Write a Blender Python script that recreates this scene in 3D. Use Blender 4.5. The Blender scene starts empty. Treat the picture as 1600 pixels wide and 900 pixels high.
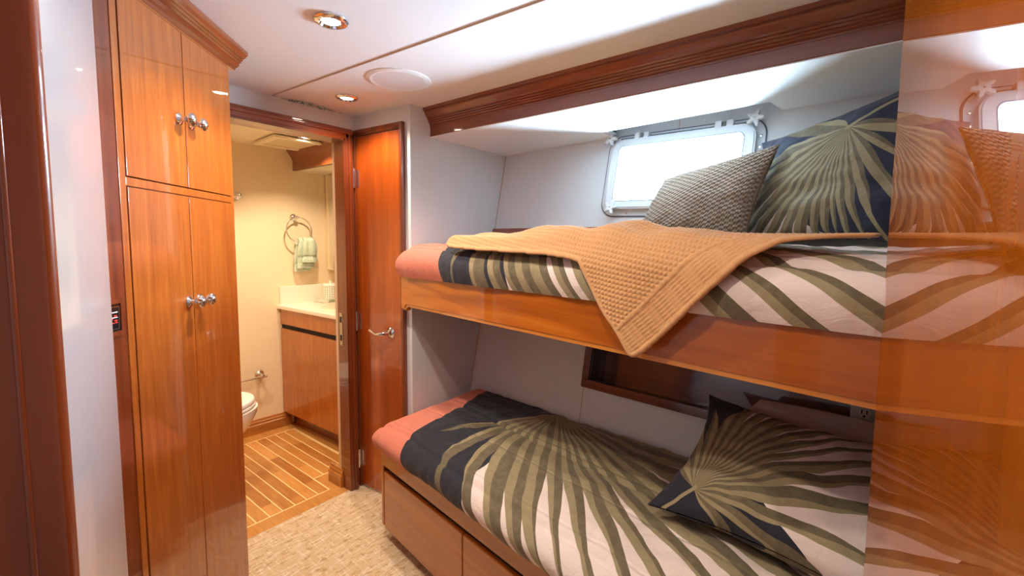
import bpy, bmesh, math, random
from mathutils import Vector, Matrix, noise
random.seed(7)
C = bpy.context.scene.collection
PI = math.pi

# ------------------------------------------------------------------ camera, world, light levels
CAM_H = 1.325
cam_d = bpy.data.cameras.new('camera'); cam = bpy.data.objects.new('camera', cam_d); C.objects.link(cam)
FPX, PX, PY = 690.0, 800.0, 430.0
cam_d.sensor_width = 36.0; cam_d.lens = FPX / 1600 * 36
cam_d.shift_x = 0.0; cam_d.shift_y = -(450 - PY) / 1600
cam_d.clip_start = 0.01; cam_d.clip_end = 60
YAW = math.radians(52)
_dn = Vector((731 - PX, 9250 - PY, FPX)).normalized()
_fh = (Vector((0, 0, 1)) - _dn * _dn.z).normalized()
_rh = _dn.cross(_fh)
_Wf = Vector((math.sin(YAW), math.cos(YAW), 0)); _Wr = Vector((math.cos(YAW), -math.sin(YAW), 0)); _Wd = Vector((0, 0, -1))
def cam_dir(v):
    return _Wf * _fh.dot(v) + _Wr * _rh.dot(v) + _Wd * _dn.dot(v)
_r, _u, _b = cam_dir(Vector((1, 0, 0))), cam_dir(Vector((0, -1, 0))), cam_dir(Vector((0, 0, -1)))
cam.matrix_world = Matrix(((_r.x, _u.x, _b.x, 0), (_r.y, _u.y, _b.y, 0), (_r.z, _u.z, _b.z, CAM_H), (0, 0, 0, 1)))
bpy.context.scene.camera = cam

sc = bpy.context.scene
sc.view_settings.view_transform = 'Standard'; sc.view_settings.look = 'None'
sc.view_settings.gamma = 1.0; sc.view_settings.use_curve_mapping = False
sc.view_settings.exposure = 0.45
DAYLIGHT = 120.0
LAMP_W = 19.0
world = bpy.data.worlds.new('daylight'); sc.world = world; world.use_nodes = True
_bg = world.node_tree.nodes['Background']
_bg.inputs['Color'].default_value = (0.62, 0.83, 1.0, 1); _bg.inputs['Strength'].default_value = DAYLIGHT
try:
    sc.cycles.max_bounces = 10; sc.cycles.diffuse_bounces = 6; sc.cycles.glossy_bounces = 5
    sc.cycles.transparent_max_bounces = 8; sc.cycles.sample_clamp_indirect = 6.0
    sc.cycles.caustics_reflective = False; sc.cycles.caustics_refractive = False
    sc.cycles.use_denoising = True
except Exception:
    pass

# ------------------------------------------------------------------ helpers: objects
ORG = {}
def lin(c):
    c = c / 255.0
    return c / 12.92 if c <= 0.04045 else ((c + 0.055) / 1.055) ** 2.4
def rgb(r, g, b):
    return (lin(r), lin(g), lin(b), 1.0)
def thing(name, label, cat, loc=(0, 0, 0), group=None):
    o = bpy.data.objects.new(name, None); C.objects.link(o)
    o.location = loc; o.empty_display_size = 0.05
    ORG[o.name] = Vector(loc)
    o['label'] = label; o['category'] = cat
    if group: o['group'] = group
    return o
def obj(name, bm, m, parent=None, loc=None, smooth=True, ang=40, label=None):
    org = ORG[parent.name] if parent is not None else Vector(loc if loc else (0, 0, 0))
    if org.length > 0:
        for v in bm.verts: v.co -= org
    bmesh.ops.recalc_face_normals(bm, faces=bm.faces[:])
    me = bpy.data.meshes.new(name); bm.to_mesh(me); bm.free()
    me.materials.append(m)
    if smooth:
        for p in me.polygons: p.use_smooth = True
        try: me.set_sharp_from_angle(angle=math.radians(ang))
        except Exception: pass
    o = bpy.data.objects.new(name, me); C.objects.link(o)
    if smooth and ang <= 50 and len(me.polygons) < 4000:
        w_ = o.modifiers.new('normals', 'WEIGHTED_NORMAL'); w_.keep_sharp = True; w_.weight = 50
    if parent is not None: o.parent = parent
    else: o.location = org
    ORG[o.name] = org
    if label: o['label'] = label
    return o
def tag(o, label, cat, group=None):
    o['label'] = label; o['category'] = cat
    if group: o['group'] = group
    return o
def struct(name, bm, m, parent=None, loc=None, **k):
    o = obj(name, bm, m, parent, loc, **k)
    if parent is None: o['kind'] = 'structure'
    return o
def struct_empty(name, loc):
    o = bpy.data.objects.new(name, None); C.objects.link(o); o.location = loc; ORG[o.name] = Vector(loc)
    o['kind'] = 'structure'
    return o

class Frame:
    """local (x, y, z) to world"""
    def __init__(s, o, ex, ey, ez=(0, 0, 1)):
        s.o = Vector(o); s.ex = Vector(ex); s.ey = Vector(ey); s.ez = Vector(ez)
    def __call__(s, x, y, z):
        return s.o + s.ex * x + s.ey * y + s.ez * z
WORLD = Frame((0, 0, 0), (1, 0, 0), (0, 1, 0))

def BM(): return bmesh.new()
def merge(bm, tmp, fn=None):
    if fn is not None:
        for v in tmp.verts: v.co = fn(v.co.x, v.co.y, v.co.z)
    me = bpy.data.meshes.new('t'); tmp.to_mesh(me); tmp.free(); bm.from_mesh(me); bpy.data.meshes.remove(me)
def bx(bm, x0, x1, y0, y1, z0, z1, bev=0.0, fn=None, seg=2):
    t = bmesh.new(); bmesh.ops.create_cube(t, size=1)
    for v in t.verts:
        v.co = Vector(((x0 + x1) / 2 + v.co.x * (x1 - x0), (y0 + y1) / 2 + v.co.y * (y1 - y0), (z0 + z1) / 2 + v.co.z * (z1 - z0)))
    if bev > 0: bmesh.ops.bevel(t, geom=t.edges[:], offset=bev, segments=seg, affect='EDGES', profile=0.5)
    merge(bm, t, fn); return bm
def prism(bm, pts, z0, z1, fn=None, bev=0.0):
    t = bmesh.new()
    a = [t.verts.new((x, y, z0)) for x, y in pts]; b = [t.verts.new((x, y, z1)) for x, y in pts]
    n = len(pts)
    t.faces.new(a[::-1]); t.faces.new(b)
    for i in range(n): t.faces.new((a[i], a[(i + 1) % n], b[(i + 1) % n], b[i]))
    if bev > 0:
        bmesh.ops.bevel(t, geom=t.edges[:], offset=bev, segments=2, affect='EDGES', profile=0.5)
    merge(bm, t, fn); return bm
def sweep(bm, profile, x0, x1, fn):
    """profile in (y, z) extruded along local x"""
    t = bmesh.new()
    a = [t.verts.new((x0, y, z)) for y, z in profile]; b = [t.verts.new((x1, y, z)) for y, z in profile]
    n = len(profile)
    t.faces.new(a); t.faces.new(b[::-1])
    for i in range(n): t.faces.new((a[i], b[i], b[(i + 1) % n], a[(i + 1) % n]))
    merge(bm, t, fn); return bm
def basis(axis):
    a = Vector(axis).normalized()
    h = Vector((0, 0, 1)) if abs(a.z) < 0.9 else Vector((1, 0, 0))
    u = a.cross(h).normalized(); return a, u, a.cross(u)
def lathe(bm, prof, o, axis=(0, 0, 1), n=32, flute=0, amp=0.0, frange=None):
    """prof: (radius, height along axis)"""
    a, u, w = basis(axis); o = Vector(o); rings = []
    for r, h in prof:
        if r < 1e-6: rings.append([bm.verts.new(o + a * h)]); continue
        ring = []
        for i in range(n):
            th = 2 * PI * i / n
            rr = r * (1 + (amp * math.cos(flute * th) if flute and (frange is None or frange[0] <= h <= frange[1]) else 0))
            ring.append(bm.verts.new(o + a * h + u * (rr * math.cos(th)) + w * (rr * math.sin(th))))
        rings.append(ring)
    for A, B in zip(rings, rings[1:]):
        if len(A) == 1 and len(B) == 1: continue
        for i in range(n):
            j = (i + 1) % n
            if len(A) == 1: bm.faces.new((A[0], B[i], B[j]))
            elif len(B) == 1: bm.faces.new((A[i], A[j], B[0]))
            else: bm.faces.new((A[i], A[j], B[j], B[i]))
    for R in (rings[0], rings[-1]):
        if len(R) > 1: bm.faces.new(R)
    return bm
def tube(bm, pts, r, n=10, closed=False):
    pts = [Vector(p) for p in pts]; m = len(pts); rings = []
    prev = None
    for i, p in enumerate(pts):
        if closed: t = (pts[(i + 1) % m] - pts[i - 1]).normalized()
        else: t = (pts[min(i + 1, m - 1)] - pts[max(i - 1, 0)]).normalized()
        if prev is None: _, u, w = basis(t)
        else:
            u = (prev - t * prev.dot(t)).normalized(); w = t.cross(u)
        prev = u
        rr = r[i] if isinstance(r, (list, tuple)) else r
        rings.append([bm.verts.new(p + u * (rr * math.cos(2 * PI * k / n)) + w * (rr * math.sin(2 * PI * k / n))) for k in range(n)])
    rng = range(m) if closed else range(m - 1)
    for i in rng:
        A, B = rings[i], rings[(i + 1) % m]
        for k in range(n): bm.faces.new((A[k], A[(k + 1) % n], B[(k + 1) % n], B[k]))
    if not closed:
        bm.faces.new(rings[0]); bm.faces.new(rings[-1])
    return bm
def grid(bm, nx, ny, fn, uvfn=None):
    """fn(i,j)->Vector ; returns verts ; uv layer in metres"""
    V = [[bm.verts.new(fn(i, j)) for j in range(ny)] for i in range(nx)]
    uvl = bm.loops.layers.uv.verify()
    for i in range(nx - 1):
        for j in range(ny - 1):
            f = bm.faces.new((V[i][j], V[i + 1][j], V[i + 1][j + 1], V[i][j + 1]))
            if uvfn:
                for l, (a, b) in zip(f.loops, ((i, j), (i + 1, j), (i + 1, j + 1), (i, j + 1))): l[uvl].uv = uvfn(a, b)
    return V
def rrect(w, h, r, n=6):
    """rounded rectangle outline centred on 0"""
    P = []
    for cx, cy, a0 in ((w / 2 - r, h / 2 - r, 0), (-w / 2 + r, h / 2 - r, 90), (-w / 2 + r, -h / 2 + r, 180), (w / 2 - r, -h / 2 + r, 270)):
        for k in range(n + 1):
            a = math.radians(a0 + 90 * k / n); P.append((cx + r * math.cos(a), cy + r * math.sin(a)))
    return P
def ring_prism(bm, outer, inner, y0, y1, fn):
    """outer/inner outlines (x,z) with equal count, thickness along local y"""
    t = bmesh.new(); n = len(outer); L = []
    for y in (y0, y1):
        L.append(([t.verts.new((x, y, z)) for x, z in outer], [t.verts.new((x, y, z)) for x, z in inner]))
    for i in range(n):
        j = (i + 1) % n
        for o, k in ((0, 1), (1, 1)): pass
        (o0, i0), (o1, i1) = L
        t.faces.new((o0[i], o0[j], i0[j], i0[i])); t.faces.new((o1[i], i1[i], i1[j], o1[j]))
        t.faces.new((o0[i], o1[i], o1[j], o0[j])); t.faces.new((i0[i], i0[j], i1[j], i1[i]))
    merge(bm, t, fn); return bm
def fbm(x, y, z=0.0, o=3):
    return noise.fractal(Vector((x, y, z)), 1.0, 2.0, o)

# ------------------------------------------------------------------ helpers: shader maths
class S:
    def __init__(s, g, k): s.g = g; s.k = k
    def __add__(s, o): return s.g.m('ADD', s, o)
    __radd__ = __add__
    def __sub__(s, o): return s.g.m('SUBTRACT', s, o)
    def __rsub__(s, o): return s.g.m('SUBTRACT', o, s)
    def __mul__(s, o): return s.g.m('MULTIPLY', s, o)
    __rmul__ = __mul__
    def __truediv__(s, o): return s.g.m('DIVIDE', s, o)
    def __gt__(s, o): return s.g.m('GREATER_THAN', s, o)
    def __lt__(s, o): return s.g.m('LESS_THAN', s, o)
class G:
    def __init__(s, name):
        s.mat = bpy.data.materials.new(name); s.mat.use_nodes = True; s.nt = s.mat.node_tree
        s.bsdf = s.nt.nodes['Principled BSDF']
    def n(s, t): return s.nt.nodes.new(t)
    def put(s, v, inp):
        if isinstance(v, S): s.nt.links.new(v.k, inp)
        else: inp.default_value = v
    def m(s, op, *a):
        nd = s.n('ShaderNodeMath'); nd.operation = op
        for i, v in enumerate(a): s.put(v, nd.inputs[i])
        return S(s, nd.outputs[0])
    def clamp01(s, v): return s.m('MINIMUM', s.m('MAXIMUM', v, 0.0), 1.0)
    def sstep(s, v, a, b, c=0.0, d=1.0):
        nd = s.n('ShaderNodeMapRange'); nd.interpolation_type = 'SMOOTHSTEP'
        s.put(v, nd.inputs[0])
        for i, q in enumerate((a, b, c, d)): s.put(q, nd.inputs[i + 1])
        return S(s, nd.outputs[0])
    def mix(s, f, a, b):
        nd = s.n('ShaderNodeMix'); nd.data_type = 'RGBA'
        s.put(f, nd.inputs[0]); s.put(a, nd.inputs[6]); s.put(b, nd.inputs[7])
        return S(s, nd.outputs[2])
    def coord(s, which='Object'):
        nd = s.n('ShaderNodeTexCoord'); return S(s, nd.outputs[which])
    def geo(s):
        nd = s.n('ShaderNodeNewGeometry'); return S(s, nd.outputs['Position'])
    def xyz(s, v):
        nd = s.n('ShaderNodeSeparateXYZ'); s.put(v, nd.inputs[0]); return [S(s, o) for o in nd.outputs]
    def vec(s, x, y, z):
        nd = s.n('ShaderNodeCombineXYZ')
        for i, v in enumerate((x, y, z)): s.put(v, nd.inputs[i])
        return S(s, nd.outputs[0])
    def noise(s, v, scale, detail=3, rough=0.55, dist=0.0):
        nd = s.n('ShaderNodeTexNoise'); s.put(v, nd.inputs['Vector']); nd.inputs['Scale'].default_value = scale
        nd.inputs['Detail'].default_value = detail; nd.inputs['Roughness'].default_value = rough; nd.inputs['Distortion'].default_value = dist
        return S(s, nd.outputs[0])
    def rnd(s, w):
        nd = s.n('ShaderNodeTexWhiteNoise'); nd.noise_dimensions = '1D'; s.put(w, nd.inputs['W']); return S(s, nd.outputs[0])
    def rnd2(s, v):
        nd = s.n('ShaderNodeTexWhiteNoise'); nd.noise_dimensions = '2D'; s.put(v, nd.inputs['Vector']); return S(s, nd.outputs[0])
    def bump(s, h, strength=0.3, dist=0.002):
        nd = s.n('ShaderNodeBump'); nd.inputs['Strength'].default_value = strength; nd.inputs['Distance'].default_value = dist
        s.put(h, nd.inputs['Height']); return S(s, nd.outputs[0])
    def set(s, **k):
        for a, v in k.items():
            s.put(v, s.bsdf.inputs[a.replace('_', ' ')])
        return s.mat

def plain(name, col, rough=0.5, metal=0.0, coat=0.0, bump=0.0, bscale=200, var=0.03, ior=1.5):
    g = G(name); co = g.coord()
    nz = g.noise(co, 9.0, 2)
    dark = tuple(c * (1 - var) for c in col[:3]) + (1,)
    g.set(Base_Color=g.mix(nz, dark, col), Roughness=rough, Metallic=metal, IOR=ior)
    g.bsdf.inputs['Coat Weight'].default_value = coat; g.bsdf.inputs['Coat Roughness'].default_value = 0.03
    if bump > 0: g.set(Normal=g.bump(g.noise(co, bscale, 2), bump, 0.001))
    return g.mat
def wood(name, axis, dark, mid, light, S_=22.0, coat=1.0, crough=0.02, figure=0.5, rough=0.35, cior=1.55, spec=0.4):
    """varnished wood, grain along axis"""
    g = G(name); p = g.geo()
    a = Vector(axis).normalized()
    d = g.n('ShaderNodeVectorMath'); d.operation = 'DOT_PRODUCT'; g.put(p, d.inputs[0]); d.inputs[1].default_value = a
    sc1 = g.n('ShaderNodeVectorMath'); sc1.operation = 'SCALE'; sc1.inputs[0].default_value = a
    g.nt.links.new(d.outputs['Value'], sc1.inputs['Scale'])
    sb = g.n('ShaderNodeVectorMath'); sb.operation = 'SUBTRACT'; g.put(p, sb.inputs[0]); g.nt.links.new(sc1.outputs[0], sb.inputs[1])
    sx = g.n('ShaderNodeVectorMath'); sx.operation = 'SCALE'; g.nt.links.new(sc1.outputs[0], sx.inputs[0]); sx.inputs['Scale'].default_value = 0.05
    ad = g.n('ShaderNodeVectorMath'); ad.operation = 'ADD'; g.nt.links.new(sb.outputs[0], ad.inputs[0]); g.nt.links.new(sx.outputs[0], ad.inputs[1])
    q = S(g, ad.outputs[0])
    sx2 = g.n('ShaderNodeVectorMath'); sx2.operation = 'SCALE'; g.nt.links.new(sc1.outputs[0], sx2.inputs[0]); sx2.inputs['Scale'].default_value = 0.22
    ad2 = g.n('ShaderNodeVectorMath'); ad2.operation = 'ADD'; g.nt.links.new(sb.outputs[0], ad2.inputs[0]); g.nt.links.new(sx2.outputs[0], ad2.inputs[1])
    q2 = S(g, ad2.outputs[0])
    big = g.noise(q2, S_ * 0.25, 3, 0.5, 1.2)
    fine = g.noise(q, S_ * 6, 3, 0.6)
    med = g.noise(q, S_ * 1.2, 2, 0.5, 0.6)
    rings = g.m('SINE', big * 34.0)
    f = g.clamp01(0.42 + (med - 0.5) * 0.9 + (fine - 0.5) * 0.5 + rings * (0.10 * figure) + (big - 0.5) * (0.7 * figure))
    c1 = g.mix(g.clamp01(f * 2.0), dark, mid); c2 = g.mix(g.clamp01(f * 2.0 - 1.0), c1, light)
    g.set(Base_Color=c2, Roughness=rough)
    g.bsdf.inputs['Coat Weight'].default_value = coat; g.bsdf.inputs['Coat Roughness'].default_value = crough
    g.bsdf.inputs['Coat IOR'].default_value = cior
    g.bsdf.inputs['Specular IOR Level'].default_value = spec
    return g.mat

OLIVE_L = rgb(160, 147, 112); OLIVE_D = rgb(104, 94, 73); NAVY = rgb(40, 41, 52); CREAM = rgb(236, 220, 212); CORAL = rgb(216, 128, 106)
def frond(name, cx, cy, toward, gaps, bend, bgf, stalk=None, over=None, quilt=()):
    """palm-frond print, uv in metres. gaps between leaflets: (angle deg, radius where the gap opens, widening deg per m, widest half-angle).
    toward 'down': angles grow from -v towards +u; 'right': from +u towards +v"""
    g = G(name)
    uvn = g.n('ShaderNodeUVMap'); u, v, _ = g.xyz(S(g, uvn.outputs[0]))
    nzv = g.vec(u, v, 0.0)
    wob = (g.noise(nzv, 7.0, 1) - 0.5) * 0.016
    u2 = u + wob; v2 = v - wob * 0.7
    du = u2 - cx; dv = v2 - cy
    r = g.m('SQRT', du * du + dv * dv)
    th = (g.m('ARCTAN2', du, dv * -1.0) if toward == 'down' else g.m('ARCTAN2', dv, du)) * (180.0 / PI)
    if bend:
        bell = g.sstep(th, -30.0, -4.0) * g.sstep(th, 12.0, 42.0, 1.0, 0.0)
        th = th - bell * (r - 0.6) * bend
    th = th + (g.noise(g.vec(u, v, 5.0), 4.0, 1) - 0.5) * 2.0
    idx = None; gap = None
    for k, (c, ra, rate, hm) in enumerate(gaps):
        hw = g.m('MINIMUM', (r - ra) * rate, hm)
        mk = g.m('ABSOLUTE', th - c) < hw
        gap = mk if gap is None else g.m('MAXIMUM', gap, mk)
        if k + 1 < len(gaps):
            q = g.clamp01((th - c) / (gaps[k + 1][0] - c)); idx = q if idx is None else idx + q
    gap = g.m('MAXIMUM', gap, g.m('MAXIMUM', th < gaps[0][0], th > gaps[-1][0]))
    f = g.m('FRACT', idx)
    tone = (f + (g.noise(nzv, 5.0, 1) - 0.5) * 0.16) > 0.5
    lc = g.mix(tone, OLIVE_L, OLIVE_D)
    mott = g.noise(nzv, 38.0, 3, 0.65)
    lc = g.mix(g.clamp01((mott - 0.35) * 0.7), lc, g.mix(tone, OLIVE_D, OLIVE_L))
    col = g.mix(gap, lc, bgf(g, u, v))
    if stalk is not None:
        sth, sw, sl = stalk
        sc_, ss_ = math.cos(sth), math.sin(sth)
        al = du * sc_ + dv * ss_; ac = g.m('ABSOLUTE', dv * sc_ - du * ss_)
        col = g.mix((al > -0.01) * (al < sl) * (ac < sw), col, OLIVE_L)
    if over is not None: col = g.mix(over(g, u, v), col, CORAL)
    weave = g.noise(nzv, 900.0, 1)
    col = g.mix(weave * 0.12, col, (0.02, 0.02, 0.02, 1))
    crink = g.noise(nzv, 20.0, 4, 0.6, 0.7) + weave * 0.05
    for q in quilt:
        crink = crink - g.sstep(g.m('ABSOLUTE', v - q - g.m('SINE', u * 7.0) * 0.006), 0.0, 0.010, 0.9, 0.0)
    g.set(Base_Color=col, Roughness=0.75, Normal=g.bump(crink, 0.4, 0.012))
    g.bsdf.inputs['Sheen Weight'].default_value = 0.12; g.bsdf.inputs['Specular IOR Level'].default_value = 0.25
    return g.mat

# ------------------------------------------------------------------ frames measured in the cabin
TB = math.radians(8.7)
DB = Vector((math.sin(TB), math.cos(TB), 0)); NB = Vector((math.cos(TB), -math.sin(TB), 0))
LOW = Frame((1.132, 1.607, 0), -DB, NB)         # lower berth: x towards the head, y towards the hull
UPP = Frame((1.289, 1.66, 0), -DB, NB)          # upper berth
TH = math.radians(4.0)
HSL = 0.23
DH = Vector((math.sin(TH), math.cos(TH), 0))
HULL = Frame((2.055, 1.66, 0) - Vector((HSL * 1.816, 0, 0)) if False else Vector((2.055 - HSL * 1.816, 1.66, 0)), -DH, Vector((-math.cos(TH), math.sin(TH), 0)) + Vector((0, 0, HSL)), (HSL, 0, 1))
def hull_x(y, z): return 2.055 - HSL * (1.816 - z) - math.tan(TH) * (1.66 - y)
WARD = Frame((0.244, 1.304, 0), (0.70711, 0.70711, 0), (0.70711, -0.70711, 0))
_cd = Vector((1.349 - 1.318, 1.692 - 2.064, 0)).normalized()
CLOS = Frame((1.318, 2.064, 0), _cd, Vector((_cd.y, -_cd.x, 0)))     # y out of the wall into the cabin
_vd = Vector((1.45 - 1.41, 2.30 - 3.15, 0)).normalized()
VAN = Frame((1.41, 3.155, 0), _vd, Vector((_vd.y, -_vd.x, 0)))       # x towards the doorway, y out of the vanity front
CEIL = 1.95

# ------------------------------------------------------------------ materials
M = {}
M['ward'] = wood('wardrobe_cherry', (0, 0, 1), rgb(136, 64, 18), rgb(176, 94, 28), rgb(202, 124, 50), 60, figure=0.28)
M['wardv'] = wood('vanity_cherry', (0, 0, 1), rgb(140, 72, 18), rgb(178, 102, 32), rgb(200, 128, 50), 50, figure=0.25)
M['dark'] = wood('dark_cherry', (0, 0, 1), rgb(80, 28, 6), rgb(118, 50, 14), rgb(148, 72, 24), 16, figure=0.8)
M['jamb'] = wood('jamb_cherry', (0, 0, 1), rgb(84, 28, 8), rgb(124, 50, 14), rgb(150, 70, 24), 9, figure=1.0)
M['closet'] = wood('closet_cherry', (0, 0, 1), rgb(124, 46, 6), rgb(164, 72, 12), rgb(200, 106, 26), 11, figure=0.8)
M['darkY'] = wood('crown_cherry', (0, 1, 0), rgb(106, 46, 20), rgb(132, 64, 32), rgb(146, 78, 44), 22, figure=0.15, crough=0.06)
M['darkW'] = wood('wardrobe_crown_cherry', (0.707, 0.707, 0), rgb(98, 42, 20), rgb(136, 66, 32), rgb(160, 88, 48), 22, figure=0.35, crough=0.06)
M['darkX'] = wood('head_cherry', (1, 0, 0), rgb(100, 40, 14), rgb(140, 64, 26), rgb(165, 88, 40), 20, figure=0.4)
M['rail'] = wood('rail_cherry', tuple(DB), rgb(146, 70, 12), rgb(184, 98, 22), rgb(208, 126, 40), 13, figure=2.0)
M['railedge'] = wood('rail_edge_cherry', tuple(DB), rgb(176, 100, 36), rgb(208, 132, 56), rgb(222, 152, 74), 20, figure=0.4)
M['base'] = wood('drawer_cherry', tuple(DB), rgb(130, 62, 14), rgb(164, 88, 26), rgb(182, 108, 38), 14, figure=0.7)
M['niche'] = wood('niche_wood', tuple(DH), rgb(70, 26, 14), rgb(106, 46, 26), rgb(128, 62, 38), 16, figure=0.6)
M['panel'] = wood('entry_door_cherry', (0, 0, 1), rgb(132, 60, 8), rgb(166, 84, 14), rgb(186, 104, 24), 9, figure=0.8, crough=0.006, cior=2.0, spec=0.0, rough=0.6)
M['teakbase'] = wood('bath_base_wood', (1, 0, 0), rgb(130, 74, 26), rgb(172, 108, 44), rgb(196, 134, 66), 20, figure=0.3)
M['white'] = plain('vinyl_wall', rgb(222, 225, 227), 0.55, bump=0.08, bscale=420)
M['ceil'] = plain('vinyl_ceiling', rgb(234, 233, 236), 0.55, bump=0.10, bscale=380)
M['soffit'] = plain('soffit_white', rgb(244, 247, 248), 0.5)
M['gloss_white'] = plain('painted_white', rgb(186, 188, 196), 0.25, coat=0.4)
M['bathwall'] = plain('bath_wall_cream', rgb(232, 214, 180), 0.5)
M['bathceil'] = plain('bath_ceiling', rgb(240, 230, 205), 0.5)
M['black'] = plain('shadow_gap', rgb(24, 12, 8), 0.8)
M['chrome'] = plain('chrome', rgb(225, 225, 228), 0.07, metal=1.0, var=0.01)
M['nickel'] = plain('nickel', rgb(200, 196, 188), 0.18, metal=1.0, var=0.01)
M['plastic'] = plain('white_plastic', rgb(236, 238, 240), 0.32)
M['frame'] = plain('port_frame', rgb(222, 226, 230), 0.35)
M['rubber'] = plain('grey_gasket', rgb(90, 94, 98), 0.6)
M['porc'] = plain('porcelain', rgb(244, 242, 238), 0.08, coat=0.6)
M['counter'] = plain('countertop', rgb(240, 228, 212), 0.2, coat=0.3)
M['seam'] = plain('ceiling_seam', rgb(196, 172, 150), 0.5)
M['trimbeige'] = plain('reveal_beige', rgb(205, 178, 150), 0.5)
M['pinkcase'] = plain('mauve_pillowcase', rgb(206, 182, 176), 0.8, bump=0.2, bscale=60)
M['mattress'] = plain('mattress_ticking', rgb(210, 205, 198), 0.8)
def emit(name, col, s):
    g = G(name); g.set(Base_Color=(1, 1, 1, 1), Emission_Color=col, Emission_Strength=s); return g.mat
M['lamp'] = emit('lamp_lens', (1.0, 0.86, 0.68, 1), 30.0)
def glass_mat():
    g = G('port_glass'); nt = g.nt
    tr = nt.nodes.new('ShaderNodeBsdfTransparent'); tr.inputs[0].default_value = (0.95, 0.97, 0.98, 1)
    gl = nt.nodes.new('ShaderNodeBsdfGlossy'); gl.inputs['Roughness'].default_value = 0.02
    fr = nt.nodes.new('ShaderNodeFresnel'); fr.inputs[0].default_value = 1.45
    mx = nt.nodes.new('ShaderNodeMixShader')
    nt.links.new(fr.outputs[0], mx.inputs[0]); nt.links.new(tr.outputs[0], mx.inputs[1]); nt.links.new(gl.outputs[0], mx.inputs[2])
    nt.links.new(mx.outputs[0], nt.nodes['Material Output'].inputs[0]); return g.mat
M['glass'] = glass_mat()
def mirror_mat():
    g = G('mirror_glass'); co = g.coord()
    g.set(Base_Color=g.mix(g.noise(co, 3, 1), (0.86, 0.86, 0.84, 1), (0.88, 0.88, 0.86, 1)), Metallic=1.0, Roughness=0.01); return g.mat
M['mirror'] = mirror_mat()
def carpet_mat():
    g = G('woven_carpet'); x, y, _ = g.xyz(g.geo())
    a = math.radians(0); X = x; Y = y
    n1 = g.noise(g.vec(X * 1.0, Y * 11.0, 0.0), 11.0, 3, 0.6)
    n2 = g.noise(g.vec(X * 10.0, Y * 1.2, 3.0), 10.0, 3, 0.6)
    n3 = g.noise(g.vec(X, Y, 1.0), 60.0, 3, 0.7)
    fx = g.m('SINE', X * 900.0); fy = g.m('SINE', Y * 900.0)
    lines = g.sstep(n1, 0.50, 0.62) * 0.55 + g.sstep(n2, 0.52, 0.64) * 0.4
    c = g.mix(g.clamp01(lines), rgb(222, 194, 154), rgb(250, 240, 224))
    tan = g.sstep(g.noise(g.vec(X * 1.0, Y * 2.2, 7.0), 24.0, 4, 0.75), 0.53, 0.62) * 0.75
    c = g.mix(g.clamp01(tan), c, rgb(180, 142, 92))
    c = g.mix(n3 * 0.2, c, rgb(186, 160, 122))
    g.set(Base_Color=c, Roughness=0.95, Normal=g.bump(n3 + fx * fy * 0.3 + lines * 0.4, 0.6, 0.006))
    g.bsdf.inputs['Specular IOR Level'].default_value = 0.1
    return g.mat
M['carpet'] = carpet_mat()
def teak_mat():
    g = G('teak_and_holly'); x, y, z = g.xyz(g.geo())
    inA = (y > 2.147) * (y < 3.046) * (x < 1.177); inB = (y > 2.312) * (y < 3.046) * (x < 1.428)
    inF = g.m('MAXIMUM', inA, inB)
    bigA = (y > 2.140) * (y < 3.053) * (x < 1.184); bigB = (y > 2.305) * (y < 3.053) * (x < 1.435)
    border = g.m('MAXIMUM', bigA, bigB) - inF
    c = (x - 1.1765 + 0.6) / 0.0602; cell = g.m('FLOOR', c); f = c - cell
    holly = g.m('MAXIMUM', (f < 0.085) * inF, border)
    seg = g.m('FLOOR', y / 0.42 + g.rnd(cell) * 3.0)
    tone = g.rnd2(g.vec(cell, seg, 0.0)) * inF + (1.0 - inF) * 0.6
    gr = g.noise(g.vec(x * 30.0, y * 2.5, cell), 3.0, 3, 0.6)
    w = g.mix(g.clamp01(tone * 0.75 + (gr - 0.5) * 0.9 + 0.1), rgb(160, 100, 42), rgb(224, 164, 90))
    c2 = g.mix(holly, w, rgb(250, 224, 168))
    g.set(Base_Color=c2, Roughness=0.3); g.bsdf.inputs['Coat Weight'].default_value = 0.4; g.bsdf.inputs['Coat Roughness'].default_value = 0.15
    return g.mat
M['teak'] = teak_mat()
def ridge(c):  # darker coral border etc
    return c
def coral_part(g, u, v):
    return (u + v * 0.26 + g.m('MAXIMUM', v - 0.2, 0.0) * 0.12) < 0.222
def bg_duvet(g, u, v):
    wav = g.m('SINE', v * 9.0) * 0.02
    return g.mix((u + wav) > 0.628, NAVY, CREAM)
GAPS_LOW = [(-36, .05, 26.5, 16), (-14.8, .24, 26, 10), (3.0, .32, 15.5, 5), (14.0, .44, 11, 2.4), (24, .65, 9, 1.0), (30, .75, 9, 1.0), (36, .52, 8, 2.2), (41.5, .57, 6.5, 1.9),
            (47, .62, 8, 1.9), (52, .73, 6, 1.9), (57, .58, 5.5, 1.8), (62, .80, 6, 1.9), (68, .86, 6, 1.9), (75, .52, 5, 1.7), (83, .56, 5, 2), (92, .6, 5, 2), (104, .62, 8, 3), (125, .1, 60, 10)]
GAPS_UPP = [(-30, .08, 24, 15.5), (-9.5, .3, 10, 4.0), (2, .5, 4, .8), (8.7, .60, 8, .7), (13.5, 3, 1, 1), (19, 3, 1, 1), (25.5, .64, 8, 0.8), (30.5, .64, 9, 1.0), (36, .6, 6, 1), (41, .6, 6, 1), (46.5, .6, 4, 1.1),
            (51.6, .6, 3, 1.0), (55.3, .6, 3, 1.0), (58.8, .6, 3, 1.0), (62.5, .6, 3, 1.1), (67, .6, 3, 1.2), (73, .6, 3, 1.4), (81, .6, 3, 1.6), (92, .6, 5, 2), (110, .1, 60, 10)]
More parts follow.
